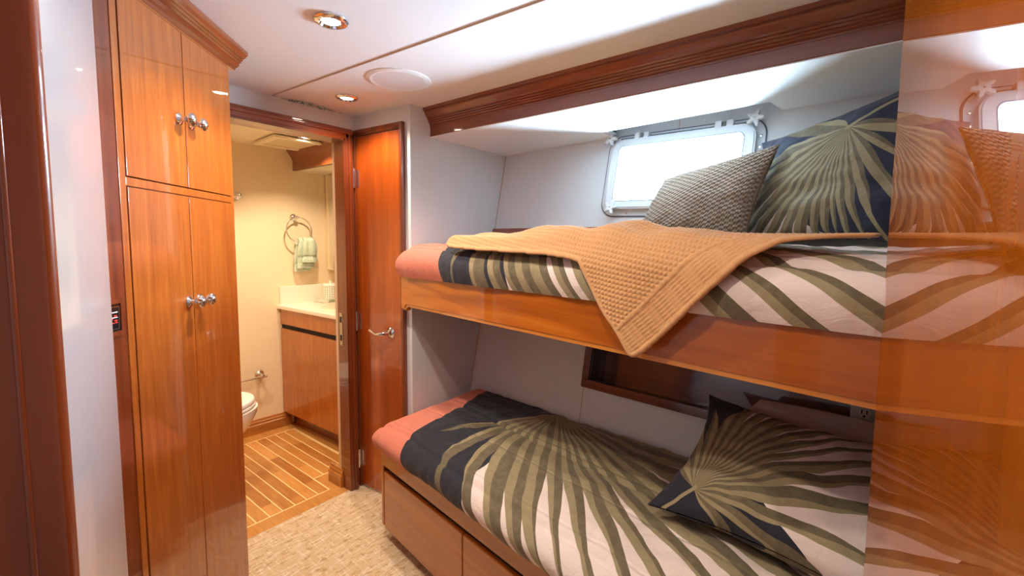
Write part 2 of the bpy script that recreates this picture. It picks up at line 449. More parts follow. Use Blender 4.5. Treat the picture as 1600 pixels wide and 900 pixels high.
GAPS_PLOW = [(-52, .03, 110, 16), (-28, .08, 66, 7.5), (-8, .10, 40, 5), (8, .14, 26, 6.5), (22, .226, 20, 3.2), (30.6, .285, 15, 2.6), (38.5, .20, 12, 2.5), (45, .236, 11, 2.2), (50.8, .29, 11, 2), (57, .27, 9, 2),
             (63.5, .3, 10, 2), (70, .26, 10, 2), (77, .248, 14, 2.6), (86, .31, 12, 2.6), (95, .21, 70, 9), (109, .16, 40, 6), (128, .10, 50, 6), (158, .04, 120, 22)]
GAPS_PUP = [(-150, .03, 200, 28), (-97, .08, 90, 14), (-76, .155, 12, 2.5), (-64, .24, 10, 2), (-51.5, .225, 10, 2), (-44, .29, 10, 2), (-37.5, .285, 11, 2), (-31, .272, 11, 2), (-23, .28, 9, 2), (-15.5, .248, 16, 2), (-10, .25, 18, 2),
            (-4.5, .23, 18, 2), (-.5, .20, 16, 1.6), (6, .206, 22, 2.5), (13, .169, 24, 3), (24, .127, 45, 6), (42, .076, 65, 6), (60, .055, 80, 8), (96, .03, 200, 28)]
M['duvet'] = frond('palm_print_duvet', 0.495, 0.62, 'down', GAPS_LOW, 34.0, bg_duvet, over=coral_part, quilt=(0.035, 0.21, 0.385))
M['duvet_up'] = frond('palm_print_duvet_crossing', 0.495, 0.62, 'down', GAPS_UPP, 18.0, bg_duvet, over=coral_part, quilt=(0.035, 0.21, 0.385))
def bg_pil_up(g, u, v):
    wh = ((v / 0.34 + u / 0.31 + g.m('SINE', u * 30.0) * 0.05) < 1.0)
    return g.mix(wh, rgb(44, 48, 66), CREAM)
def bg_pil_low(g, u, v):
    wh = ((u + v * 1.15) > 0.405) * (u > 0.135)
    return g.mix(wh, NAVY, CREAM)
def knit_pillow_mat():
    g = G('waffle_knit'); uvn = g.n('ShaderNodeUVMap'); u, v, _ = g.xyz(S(g, uvn.outputs[0]))
    a = g.m('SINE', u * 420.0) ; b = g.m('SINE', v * 420.0 + g.m('FLOOR', u * 66.8) * PI)
    h = a * b
    c = g.mix(g.clamp01(h * 0.5 + 0.5), rgb(112, 92, 72), rgb(190, 165, 138))  # highlights on the stitches and shade between them put into the colour
    c = g.mix(g.noise(g.vec(u, v, 0.0), 300.0, 2) * 0.3, c, rgb(120, 100, 84))
    g.set(Base_Color=c, Roughness=0.9, Normal=g.bump(h, 0.9, 0.006)); g.bsdf.inputs['Sheen Weight'].default_value = 0.25
    return g.mat
M['knit'] = knit_pillow_mat()
def yarn(name, col, dk):
    g = G(name); co = g.coord(); g.set(Base_Color=g.mix(g.noise(co, 260.0, 3, 0.7), dk, col), Roughness=0.9, Normal=g.bump(g.noise(co, 700.0, 2), 0.5, 0.002))
    g.bsdf.inputs['Sheen Weight'].default_value = 0.3; return g.mat
M['yarn'] = yarn('tan_yarn', rgb(228, 176, 118), rgb(186, 130, 80))
M['towel'] = yarn('sage_terry', rgb(206, 220, 198), rgb(172, 190, 166))
def grid_mat():
    g = G('grid_ceramic'); x, y, z = g.xyz(g.coord())
    a = g.m('FRACT', g.m('ARCTAN2', y, x) * (20 / (2 * PI)) + 20.0); b = g.m('FRACT', z / 0.0125)
    ln = g.m('MAXIMUM', a < 0.2, b < 0.2)
    g.set(Base_Color=g.mix(ln, rgb(238, 234, 224), rgb(120, 134, 112)), Roughness=0.3); return g.mat
M['gridcer'] = grid_mat()
def rib_mat():
    g = G('ribbed_tray'); x, y, z = g.xyz(g.coord())
    a = g.m('FRACT', y / 0.009)
    g.set(Base_Color=g.mix(a < 0.3, rgb(232, 228, 214), rgb(140, 150, 128)), Roughness=0.4); return g.mat
M['tray'] = rib_mat()
def insul_mat():
    g = G('insulation_foam'); co = g.coord()
    g.set(Base_Color=g.mix(g.sstep(g.noise(co, 90.0, 3, 0.7), 0.42, 0.58), rgb(66, 118, 110), rgb(228, 240, 234)), Roughness=0.7); return g.mat
M['insul'] = insul_mat()
M['screen'] = plain('screen_black', rgb(18, 20, 26), 0.15, coat=0.5)
M['red'] = plain('red_print', rgb(206, 60, 40), 0.4)
M['whiteprint'] = plain('white_print', rgb(220, 222, 226), 0.4)

# ------------------------------------------------------------------ structure
struct('floor', bx(BM(), -1.2, 2.4, -1.0, 2.055, -0.05, 0.0), M['carpet'], smooth=False)
struct('floor_bathroom', bx(BM(), 0.2, 2.3, 2.055, 3.31, -0.05, 0.0), M['teak'], smooth=False)
struct('ceiling', bx(BM(), -1.2, 1.432, -1.0, 2.06, CEIL, CEIL + 0.08), M['ceil'], smooth=False)
struct('ceiling_bathroom', bx(BM(), 0.2, 2.3, 2.13, 3.31, 1.94, 2.02), M['bathceil'], smooth=False)
# far wall with the bathroom doorway
DX0, DX1, DTOP = 0.60, 1.250, 1.825
b = BM(); bx(b, -0.1, DX0, 2.055, 2.14, 0, 1.95); bx(b, DX0, DX1, 2.055, 2.14, DTOP, 1.95); bx(b, DX1, 1.34, 2.055, 2.14, 0, 1.95)
struct('wall_far', b, M['white'], smooth=False)
# beige lining on the bathroom side of the doorway
b = BM(); bx(b, DX1 - 0.006, 1.34, 2.122, 2.150, 0, 1.9)
struct('trim_1', b, M['trimbeige'], smooth=False)
# doorway casing
b = BM()
for (x0, x1, z0, z1) in ((DX1 - 0.002, DX1 + 0.040, 0, 1.872), (DX0 - 0.05, DX0 + 0.002, 0, 1.872)):
    bx(b, x0, x1, 2.030, 2.056, z0, z1, 0.006); bx(b, x0 + 0.016, x1 - 0.010, 2.024, 2.034, z0, z1 - 0.012, 0.004)
bx(b, DX1 - 0.010, DX1 + 0.004, 2.034, 2.122, 0, 1.83, 0.002)
struct('trim_2', b, M['dark'])
b = BM(); bx(b, DX0 - 0.05, DX1 + 0.040, 2.030, 2.056, DTOP - 0.002, 1.874, 0.006)
bx(b, DX0 - 0.05, DX1 + 0.040, 2.023, 2.036, DTOP + 0.020, 1.862, 0.004); bx(b, DX0, DX1, 2.034, 2.148, DTOP - 0.010, DTOP + 0.004, 0.002)
struct('trim_3', b, M['darkX'])
# strike plate on the doorway jamb
t = thing('strike_plate', 'nickel strike plate in the edge of the open bathroom doorway', 'strike plate', (DX1 - 0.011, 2.09, 0.86))
b = BM(); bx(b, DX1 - 0.0125, DX1 - 0.0095, 2.078, 2.104, 0.775, 0.945, 0.001); obj('plate', b, M['nickel'], t)
for z_ in (0.895, 0.80):
    obj('latch_hole', bx(BM(), DX1 - 0.0135, DX1 - 0.012, 2.084, 2.098, z_, z_ + 0.03), M['black'], t)
# closet wall (runs along the cabin) with the closet door
b = BM()
prism(b, [(1.318, 2.064), (1.351, 1.661), (1.40, 1.68), (1.44, 1.70), (1.44, 2.2), (1.31, 2.2)], 0, 1.95)
struct('wall_closet', b, M['white'], smooth=False)
# alcove end wall
struct('wall_alcove', bx(BM(), 1.351, 2.4, 1.66, 1.74, 0, 2.1), M['white'], smooth=False)
# hull wall with window and niche openings
WIN_X, WIN_Z, WIN_W, WIN_H = 1.030, 1.622, 0.535, 0.262
NI = (0.745, 1.86, 0.705, 0.965)
b = BM()
def hull_box(x0, x1, z0, z1, y0=-0.06, y1=0.0): bx(b, x0, x1, y0, y1, z0, z1, 0, HULL)
wx0, wx1, wz0, wz1 = WIN_X - WIN_W / 2 - 0.012, WIN_X + WIN_W / 2 + 0.012, WIN_Z - WIN_H / 2 - 0.012, WIN_Z + WIN_H / 2 + 0.012
hull_box(-0.06, 2.1, 0.0, NI[2]); hull_box(-0.06, NI[0], NI[2], NI[3]); hull_box(NI[1], 2.1, NI[2], NI[3])
hull_box(-0.06, 2.1, NI[3], wz0); hull_box(-0.06, wx0, wz0, wz1); hull_box(wx1, 2.1, wz0, wz1); hull_box(-0.06, 2.1, wz1, 2.15)
struct('wall_hull', b, M['white'], smooth=False)
b = BM(); bx(b, 0.7165, 0.7195, -0.001, 0.0015, 0.42, 0.69, 0, HULL); bx(b, 1.023, 1.026, -0.001, 0.0015, 1.80, 1.95, 0, HULL)
bx(b, -0.002, 0.006, -0.001, 0.0015, 0.5, 1.82, 0, HULL)
struct('trim_4', b, M['seam'], smooth=False)
# bulkhead at the head of the berths
struct('wall_head', bx(BM(), 0.20, 2.4, -0.36, -0.32, 0, 2.1), M['white'], smooth=False)
# entry wall, corridor enclosure (behind and left of the camera)
struct('wall_entry', bx(BM(), 0.20, 0.27, -1.0, -0.16, 0, 1.95), M['white'], smooth=False)
struct('wall_corridor', bx(BM(), -1.2, -1.14, -1.0, 0.66, 0, 1.95), M['white'], smooth=False)
struct('wall_corridor_back', bx(BM(), -1.2, 0.27, -1.0, -0.94, 0, 1.95), M['white'], smooth=False)
struct('wall_corridor_front', bx(BM(), -1.2, -0.1, 0.60, 0.66, 0, 1.95), M['white'], smooth=False)
struct('wall_wardrobe_back', bx(BM(), -0.18, -0.12, 0.60, 2.20, 0, 2.0), M['white'], smooth=False)  # unseen, added to close a daylight leak beside the wardrobe
# white wall beside the entry, rounded at its far end
pts = [(-0.10, 0.58), (0.035, 0.58)]
pts += [(0.070, 0.66), (0.112, 0.80), (0.156, 0.93)]
for k in range(9):
    a = math.radians(-12 + 88 * k / 8); pts.append((0.121 + 0.060 * math.cos(a) * 1.0, 1.085 + 0.075 * math.sin(a)))
pts += [(0.0, 1.19), (-0.10, 1.19)]
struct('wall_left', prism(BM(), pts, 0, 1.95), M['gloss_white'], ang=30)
# dark jamb of the entry doorway, nearest the camera
b = BM()
P = [(-0.16, 0.48), (0.0405, 0.48)]
for k in range(9):
    a = math.radians(-90 + 180 * k / 8); P.append((0.0455 + 0.0070 * math.cos(a), 0.4885 + 0.0085 * math.sin(a)))
P += [(0.0405, 0.500), (0.042, 0.53), (-0.16, 0.53)]
prism(b, P, 0, 1.95)
prism(b, [(0.0275 + 0.002 * math.cos(2 * PI * k / 10), 0.4800 + 0.002 * math.sin(2 * PI * k / 10)) for k in range(10)], 0, 1.95)
struct('trim_5', b, M['jamb'])
# bathroom shell
b = BM(); prism(b, [(0.2, 3.229), (0.2, 3.30), (2.2, 3.20), (2.2, 3.103)], 0, 1.95)
struct('wall_bath_back', b, M['bathwall'], smooth=False)
struct('wall_bath_left', bx(BM(), 0.2, 0.26, 2.14, 3.25, 0, 1.95), M['bathwall'], smooth=False)
struct('wall_bath_right', bx(BM(), 2.0, 2.06, 2.14, 3.2, 0, 1.95), M['bathwall'], smooth=False)
b = BM(); bx(b, -0.1, DX0, 2.14, 2.152, 0, 1.94); bx(b, DX0, DX1, 2.14, 2.152, DTOP, 1.94); bx(b, DX1, 2.0, 2.14, 2.152, 0, 1.94)
struct('wall_bath_front', b, M['bathwall'], smooth=False)
# baseboards in the bathroom
prof = [(0, 0), (0.020, 0), (0.020, 0.06), (0.013, 0.066), (0.013, 0.078), (0.008, 0.086), (0.008, 0.095), (0, 0.1)]
b = BM(); sweep(b, prof, 0.26, 1.46, lambda x, y, z: Vector((x, 3.1675 - (x - 1.2) * 0.063 - y, z)))
struct('baseboard_back', b, M['teakbase'], ang=20)
b = BM(); sweep(b, prof, 2.105, 2.23, lambda x, y, z: Vector((DX1 - 0.004 - y, x, z)))
struct('baseboard_doorway', b, M['teakbase'], ang=20)
# soffit over the berth, with the window recess cut out of it
b = BM()
xe = lambda y: hull_x(y, 1.95) + 0.06
prism(b, [(1.475, 1.66), (xe(1.66), 1.66), (xe(0.95), 0.955), (1.872, 0.945), (1.822, 0.272), (1.985, 0.245), (xe(0.24), 0.225), (xe(-0.32), -0.32), (1.475, -0.32)], 1.82, 2.06)
struct('ceiling_soffit', b, M['soffit'], smooth=False)
struct('ceiling_recess', bx(BM(), 1.43, 2.4, -0.36, 1.74, 2.06, 2.12), M['soffit'], smooth=False)
# small grille at the end of the recess
t = thing('recess_vent', 'small louvred vent at the left end of the window recess', 'vent', (1.93, 0.95, 1.84))
b = BM(); bx(b, 1.878, 1.975, 0.925, 0.944, 1.822, 1.852, 0.002); obj('vent_body', b, M['frame'], t)
b = BM(); bx(b, 1.885, 1.968, 0.922, 0.9262, 1.833, 1.842); obj('slot', b, M['rubber'], t)
# cherry crown above the berth
prof = [(1.428, 1.965), (1.428, 1.936), (1.436, 1.936), (1.436, 1.930), (1.4405, 1.925)]
z0, z1, x0, x1 = 1.925, 1.874, 1.4405, 1.470
for k in range(1, 13):
    f = k / 12; nx = x0 + (x1 - x0) * f; nz = z0 + (z1 - z0) * f
    dip = 0.0045 if k in (5, 7, 9, 11) else 0.0
    prof.append((nx + dip, nz))
prof += [(1.4715, 1.8735), (1.4715, 1.868), (1.4735, 1.8675), (1.4735, 1.826), (1.4765, 1.821), (1.50, 1.821), (1.50, 1.965)]
b = BM(); sweep(b, prof, 1.664, -0.32, lambda x, y, z: Vector((y, x, z)))
struct('trim_6', b, M['darkY'], ang=12)
# ceiling seam and ceiling tear
b = BM(); tube(b, [(0.915, 2.05, 1.9495), (0.955, 1.35, 1.9495), (1.045, -0.3, 1.9495)], 0.0035, 8)
struct('trim_7', b, M['seam'])
b = BM()
up, lo = [], []
for k in range(26):
    f = k / 25; x = 0.955 + 0.29 * f; w = 0.036 * math.sin(PI * min(1, f * 1.05 + 0.02)) ** 0.7 * (1 - 0.45 * f) + random.uniform(0, 0.003)
    up.append(b.verts.new((x, 2.054 - w, 1.9485 - random.uniform(0, 0.0015)))); lo.append(b.verts.new((x, 2.0545, 1.946 - 0.004 * math.sin(PI * f))))
for k in range(25): b.faces.new((up[k], up[k + 1], lo[k + 1], lo[k]))
struct('ceiling_gap', b, M['insul'])
# daylight comes in through the port: portal only guides sampling of the sky
ld = bpy.data.lights.new('window_portal', 'AREA'); ld.shape = 'RECTANGLE'; ld.size = WIN_W; ld.size_y = WIN_H
lo_ = bpy.data.objects.new('window_portal', ld); C.objects.link(lo_)
nrm = HULL.ey.normalized(); ctr = HULL(WIN_X, -0.062, WIN_Z)
zc = -nrm; xc = HULL.ex.normalized(); yc = zc.cross(xc)
zc = -nrm
lo_.matrix_world = Matrix(((xc.x, (-nrm).cross(xc).x * -1, -nrm.x, ctr.x), (xc.y, (-nrm).cross(xc).y * -1, -nrm.y, ctr.y), (xc.z, (-nrm).cross(xc).z * -1, -nrm.z, ctr.z), (0, 0, 0, 1)))
lo_.matrix_world = Matrix.LocRotScale(ctr, nrm.to_track_quat('-Z', 'Y'), None)
ld.cycles.is_portal = True

# ------------------------------------------------------------------ port window
win = struct_empty('window_1', HULL(WIN_X, 0, WIN_Z))
rotw = math.radians(-1.4)
def WF(x, y, z):
    c, s_ = math.cos(rotw), math.sin(rotw); return HULL(WIN_X + x * c - z * s_, y, WIN_Z + x * s_ + z * c)
b = BM(); ring_prism(b, rrect(0.665, 0.372, 0.065, 8), rrect(0.53, 0.255, 0.03, 8), 0.0, 0.006, WF); obj('flange', b, M['frame'], win)
b = BM(); ring_prism(b, rrect(0.675, 0.382, 0.068, 8), rrect(0.655, 0.362, 0.062, 8), 0.0, 0.004, WF); obj('gasket', b, M['rubber'], win)
b = BM(); ring_prism(b, rrect(0.612, 0.322, 0.055, 8), rrect(0.545, 0.262, 0.026, 8), 0.006, 0.030, WF)
ring_prism(b, rrect(0.600, 0.310, 0.050, 8), rrect(0.535, 0.256, 0.024, 8), 0.004, 0.034, WF); obj('window_frame', b, M['frame'], win)
b = BM(); ring_prism(b, rrect(0.536, 0.257, 0.024, 8), rrect(0.528, 0.249, 0.021, 8), 0.004, 0.035, WF); obj('glazing_bead', b, plain('bead_blue_grey', rgb(120, 140, 158), 0.4), win)
b = BM(); prism(b, [(x, z) for x, z in rrect(0.532, 0.253, 0.022, 8)], 0.012, 0.018, lambda x, y, z: WF(x, z, y)); obj('pane', b, M['glass'], win, smooth=False)
# hinge blocks and rod on top
for hx in (-0.165, 0.185):
    b = BM()
    for dx in (-0.022, 0.022): bx(b, hx + dx - 0.013, hx + dx + 0.013, 0.006, 0.034, 0.150, 0.185, 0.003, WF)
    h = obj('hinge', b, M['plastic'], win)
    b = BM(); bx(b, hx - 0.006, hx + 0.006, 0.012, 0.030, 0.158, 0.182, 0.002, WF); obj('hinge_pin', b, M['nickel'], h)
b = BM(); tube(b, [WF(-0.27, 0.018, 0.168), WF(0.28, 0.018, 0.168)], 0.0035, 8); obj('hinge_rod', b, M['nickel'], win)
def star(x, z, r=0.034):
    b = BM(); P = []
    for k in range(40):
        a = 2 * PI * k / 40 + 0.3; rr = r * (0.66 + 0.34 * math.cos(5 * a)); P.append((x + rr * math.cos(a), z + rr * math.sin(a)))
    prism(b, P, 0.036, 0.052, lambda px, pz, y: WF(px, y, pz), 0.003)
    k = obj('star_knob', b, M['plastic'], win, ang=50)
    b = BM(); lathe(b, [(0, 0), (0.005, 0.001), (0.005, 0.053), (0, 0.054)], WF(x, 0.0, z), HULL.ey, 12); obj('bolt', b, M['nickel'], k)
for x, z in ((-0.312, 0.165), (0.300, 0.170), (-0.262, -0.158), (0.270, -0.160)): star(x, z)
for x, z in ((0.318, 0.115), (0.318, 0.07), (-0.20, -0.175)):
    b = BM(); lathe(b, [(0, 0.004), (0.006, 0.005), (0.005, 0.010), (0, 0.011)], WF(x, 0, z), HULL.ey, 12); obj('screw', b, M['nickel'], win)

# ledge on the hull behind the upper mattress
b = BM(); bx(b, 0.02, 1.95, 0.0, 0.035, 1.355, 1.385, 0.004, HULL)
struct('trim_8', b, M['darkY'])

# ------------------------------------------------------------------ niche with frame, outlet
NICH = thing('wall_niche', 'dark wood framed recess in the hull wall above the lower berth', 'niche shelf', tuple(HULL(1.3, 0, 0.82)))
b = BM()
bx(b, NI[0] - 0.035, NI[1] + 0.035, 0.0005, 0.016, NI[2] - 0.036, NI[2], 0.004, HULL); bx(b, NI[0] - 0.035, NI[1] + 0.035, 0.0005, 0.016, NI[3], NI[3] + 0.036, 0.004, HULL)
bx(b, NI[0] - 0.036, NI[0], 0.0005, 0.016, NI[2], NI[3], 0.004, HULL); bx(b, NI[1], NI[1] + 0.036, 0.0005, 0.016, NI[2], NI[3], 0.004, HULL)
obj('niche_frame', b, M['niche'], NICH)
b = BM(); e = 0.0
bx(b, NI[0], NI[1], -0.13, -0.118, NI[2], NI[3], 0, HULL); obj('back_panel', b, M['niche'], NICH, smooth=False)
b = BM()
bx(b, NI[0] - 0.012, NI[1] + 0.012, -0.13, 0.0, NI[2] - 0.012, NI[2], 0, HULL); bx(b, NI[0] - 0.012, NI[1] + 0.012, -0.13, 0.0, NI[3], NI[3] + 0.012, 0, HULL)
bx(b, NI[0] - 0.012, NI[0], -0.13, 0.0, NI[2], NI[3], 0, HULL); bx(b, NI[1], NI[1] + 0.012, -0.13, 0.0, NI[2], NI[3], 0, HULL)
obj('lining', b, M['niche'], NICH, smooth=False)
OUT = thing('power_outlet', 'white double power outlet in the niche beside the entry door', 'outlet', tuple(HULL(1.72, -0.11, 0.84)))
b = BM(); bx(b, 1.665, 1.740, -0.118, -0.112, 0.765, 0.885, 0.003, HULL); obj('cover_plate', b, M['plastic'], OUT)
for zz in (0.800, 0.850):
    b = BM(); bx(b, 1.685, 1.720, -0.113, -0.108, zz - 0.019, zz + 0.019, 0.004, HULL); s_ = obj('socket', b, M['plastic'], OUT)
    b = BM(); bx(b, 1.694, 1.697, -0.109, -0.1073, zz - 0.004, zz + 0.009, 0, HULL); bx(b, 1.707, 1.710, -0.109, -0.1073, zz - 0.004, zz + 0.009, 0, HULL)
    bx(b, 1.6995, 1.7045, -0.109, -0.1073, zz - 0.014, zz - 0.008, 0, HULL); obj('slot', b, M['black'], s_)

# ------------------------------------------------------------------ wardrobe
WR = thing('wardrobe', 'tall varnished cherry corner wardrobe with four doors and a crown', 'wardrobe', (0.43, 1.5, 0))
b = BM()
pts = [(0.507, -0.006), (0.507, -0.30), (0.20, -0.60), (-0.10, -0.20), (-0.117, -0.03)]
for k in range(7):
    a = math.radians(180 - 90 * k / 6); pts.append((-0.085 + 0.032 * math.cos(a), -0.032 + 0.032 * math.sin(a)))
pts += [(0.0, 0.0), (0.0, -0.006)]
prism(b, pts, 0.0, 1.949, WARD); obj('body', b, M['dark'], WR, ang=30)
b = BM()
bx(b, 0.0, 0.020, -0.01, 0.002, 0.06, 1.90, 0.001, WARD); bx(b, 0.489, 0.507, -0.01, 0.002, 0.06, 1.90, 0.001, WARD)
bx(b, 0.020, 0.489, -0.01, 0.002, 1.443, 1.463, 0.001, WARD); bx(b, 0.020, 0.489, -0.01, 0.002, 1.884, 1.90, 0.001, WARD)
obj('face_frame', b, M['ward'], WR)
def knob(t0, z, door):
    o = WARD(t0, 0.003, z); ax = WARD.ey
    k = obj('knob', lathe(BM(), [(0, 0.018), (0.0065, 0.018), (0.010, 0.024), (0.0165, 0.030), (0.017, 0.034), (0.012, 0.040), (0.004, 0.043), (0, 0.0435)], o, ax, 48, 12, 0.06, (0.022, 0.041)), M['chrome'], door)
    obj('rosette', lathe(BM(), [(0, 0), (0.016, 0.0), (0.016, 0.003), (0.011, 0.006), (0.007, 0.008), (0.006, 0.020), (0, 0.020)], o, ax, 32), M['chrome'], door)
for (a0, a1, z0, z1, kt, kz, lab) in ((0.022, 0.2515, 1.4655, 1.882, 0.226, 1.645, 'upper left door'), (0.2545, 0.487, 1.4655, 1.882, 0.281, 1.645, 'upper right door'),
                                 (0.022, 0.2515, 0.06, 1.4405, 0.231, 1.148, 'lower left door'), (0.2545, 0.487, 0.06, 1.4405, 0.282, 1.148, 'lower right door')):
    b = BM(); bx(b, a0, a1, 0.0005, 0.004, z0, z1, 0.0012, WARD); dd = obj('door', b, M['ward'], WR, label=lab)
    knob(kt, kz, dd)
b = BM()
prof = [(-0.02, 1.889), (0.004, 1.889), (0.007, 1.896), (0.014, 1.900)]
for k in range(1, 11):
    f = k / 10; prof.append((0.014 + 0.030 * f - (0.0045 if k in (3, 5, 7) else 0), 1.900 + 0.036 * f))
prof += [(0.048, 1.938), (0.048, 1.9495), (-0.02, 1.9495)]
sweep(b, prof, -0.13, 0.545, WARD)
obj('crown_moulding', b, M['darkW'], WR, ang=12)
# control panel set in the wardrobe post
CP = thing('control_panel', 'small black control display set in the dark wardrobe post', 'control panel', tuple(WARD(-0.045, 0.002, 1.15)))
b = BM(); ring_prism(b, [(-0.075, 1.108), (-0.012, 1.108), (-0.012, 1.190), (-0.075, 1.190)], [(-0.066, 1.119), (-0.021, 1.119), (-0.021, 1.180), (-0.066, 1.180)], 0.0, 0.004, WARD); obj('bezel', b, M['dark'], CP, smooth=False)
b = BM(); bx(b, -0.066, -0.021, 0.0, 0.002, 1.119, 1.180, 0, WARD); obj('face_plate', b, M['screen'], CP, smooth=False)
b = BM(); ring_prism(b, [(-0.0635 + x + 0.0, z) for x, z in ((0, 1.123), (0.038, 1.123), (0.040, 1.174), (0, 1.174))], [(-0.0615 + x, z) for x, z in ((0, 1.125), (0.034, 1.125), (0.036, 1.172), (0, 1.172))], 0.002, 0.003, WARD); obj('outline', b, M['nickel'], CP, smooth=False)
b = BM()
for (x0, x1, z0, z1) in ((-0.056, -0.048, 1.1515, 1.1555), (-0.041, -0.033, 1.1515, 1.1550), (-0.053, -0.044, 1.1455, 1.148), (-0.040, -0.032, 1.1415, 1.1445), (-0.056, -0.050, 1.1375, 1.1415), (-0.047, -0.040, 1.137, 1.139), (-0.038, -0.031, 1.137, 1.140)):
    bx(b, x0, x1, 0.002, 0.0032, z0, z1, 0, WARD)
obj('red_print', b, M['red'], CP, smooth=False)
b = BM(); bx(b, -0.057, -0.031, 0.002, 0.0034, 1.1488, 1.1508, 0, WARD); bx(b, -0.046, -0.030, 0.002, 0.0032, 1.160, 1.1625, 0, WARD); obj('white_print', b, M['whiteprint'], CP, smooth=False)

# ------------------------------------------------------------------ closet door (closed) and its frame
b = BM()
bx(b, 0.010, 0.025, 0.0, 0.018, 0, 1.873, 0.004, CLOS); bx(b, 0.352, 0.372, 0.0, 0.024, 0, 1.873, 0.004, CLOS); bx(b, 0.010, 0.372, 0.0, 0.020, 1.852, 1.874, 0.004, CLOS)
bx(b, 0.342, 0.354, 0.0, 0.014, 0, 1.86, 0.002, CLOS); bx(b, 0.020, 0.350, 0.0, 0.014, 1.846, 1.856, 0.002, CLOS)
struct('trim_9', b, M['dark'])
d1 = struct_empty('door_1', CLOS(0.19, 0, 0))
b = BM(); bx(b, 0.026, 0.339, 0.001, 0.008, 0.012, 1.843, 0.002, CLOS); obj('door_panel', b, M['closet'], d1)
def lever(F, x, z, yb, par, dirx=-1):
    o = F(x, yb, z)
    h = obj('door_lever', tube(BM(), [F(x, yb + 0.012, z), F(x, yb + 0.045, z), F(x + dirx * 0.02, yb + 0.052, z - 0.001), F(x + dirx * 0.045, yb + 0.052, z - 0.004), F(x + dirx * 0.075, yb + 0.052, z + 0.002), F(x + dirx * 0.098, yb + 0.050, z + 0.010)], [0.009, 0.010, 0.011, 0.009, 0.006, 0.007], 14), M['chrome'], par)
    obj('rosette', lathe(BM(), [(0, 0), (0.028, 0), (0.028, 0.003), (0.022, 0.010), (0.012, 0.016), (0, 0.017)], o, F.ey, 32), M['chrome'], h)
lever(CLOS, 0.266, 0.866, 0.008, d1)
b = BM(); bx(b, 0.3395, 0.343, 0.004, 0.012, 0.85, 0.93, 0.0005, CLOS); obj('latch', b, M['black'], d1)
for z in (1.635, 0.90, 0.16):
    b = BM(); tube(b, [CLOS(0.022, 0.024, z - 0.05), CLOS(0.022, 0.024, z + 0.05)], 0.0075, 14); bx(b, 0.024, 0.042, 0.006, 0.0105, z - 0.044, z + 0.044, 0.001, CLOS); obj('hinge', b, M['chrome'], d1)

# ------------------------------------------------------------------ entry door, standing open against the berths
EA = math.radians(4.5)
ED = Frame((1.029, -0.041, 0), (-math.cos(EA), -math.sin(EA), 0), (-math.sin(EA), math.cos(EA), 0))
d2 = struct_empty('door_2', ED(0.38, -0.02, 0))
b = BM(); bx(b, 0.0, 0.76, -0.036, 0.0, 0.012, 1.90, 0.002, ED); obj('door_panel', b, M['panel'], d2)

# ------------------------------------------------------------------ upper berth frame
UB = thing('upper_berth', 'upper bunk frame with deep varnished cherry side rail', 'bunk bed', tuple(UPP(0.9, 0.3, 1.02)))
LU = 1.93
b = BM()
P = [(0.0, 1.008), (0.030, 1.008)]
for k in range(7):
    a = math.radians(180 - 90 * k / 6); P.append((0.052 + 0.022 * math.cos(a), 1.012 + 0.022 * math.sin(a)))
P += [(LU, 1.034), (LU, 1.163), (0.0, 1.163)]
prism(b, P, -0.0, 0.026, lambda x, z, y: UPP(x, y, z), 0.002); obj('side_rail', b, M['rail'], UB, ang=30)
b = BM()
P = [(0.010, 1.004), (0.036, 1.004)]
for k in range(7):
    a = math.radians(180 - 90 * k / 6); P.append((0.058 + 0.022 * math.cos(a), 0.998 + 0.022 * math.sin(a)))
P += [(LU, 1.020), (LU, 1.0375), (0.05, 1.0375), (0.040, 1.036), (0.030, 1.030), (0.010, 1.012)]
prism(b, P, 0.003, 0.030, lambda x, z, y: UPP(x, y, z), 0.002); obj('rail_edge', b, M['railedge'], UB, ang=30, label='lighter rounded bottom edge of the rail')
b = BM()
pA = [UPP(0.03, 0.03, 0), UPP(LU, 0.03, 0)]
prism(b, [(pA[0].x, 1.654), (pA[1].x, pA[1].y), (hull_x(-0.3, 1.1) - 0.012, -0.30), (hull_x(1.654, 1.1) - 0.012, 1.654)], 1.06, 1.085); obj('berth_deck', b, M['base'], UB, smooth=False)

# ------------------------------------------------------------------ lower berth base
LB = thing('lower_berth', 'lower bunk base of varnished cherry with drawers under the mattress', 'bunk bed', tuple(LOW(0.9, 0.3, 0)))
LL = 1.86
b = BM()
q0, q1 = LOW(0.0, 0.02, 0), LOW(LL, 0.02, 0)
prism(b, [(q0.x, q0.y), (1.345, 1.585), (1.345, 1.645), (hull_x(1.645, 0.06) - 0.03, 1.645), (hull_x(-0.3, 0.06) - 0.03, -0.30), (q1.x, -0.30), (q1.x, q1.y)], 0.06, 0.42); obj('body', b, M['base'], LB, smooth=False)
b = BM(); bx(b, 0.06, LL, 0.09, 0.12, 0.0, 0.06, 0, LOW); bx(b, 0.06, 0.09, 0.12, 0.5, 0.0, 0.06, 0, LOW); obj('toe_kick', b, M['black'], LB, smooth=False)
b = BM(); bx(b, 0.0, LL, -0.003, 0.022, 0.338, 0.422, 0.004, LOW); obj('top_rail', b, M['base'], LB)
b = BM(); bx(b, -0.002, 0.020, -0.003, 0.022, 0.06, 0.338, 0.005, LOW); obj('end_stile', b, M['base'], LB)
b = BM(); bx(b, 0.02, LL, 0.012, 0.021, 0.30, 0.339, 0, LOW); obj('finger_groove', b, M['black'], LB, smooth=False, label='dark finger groove above the drawers')
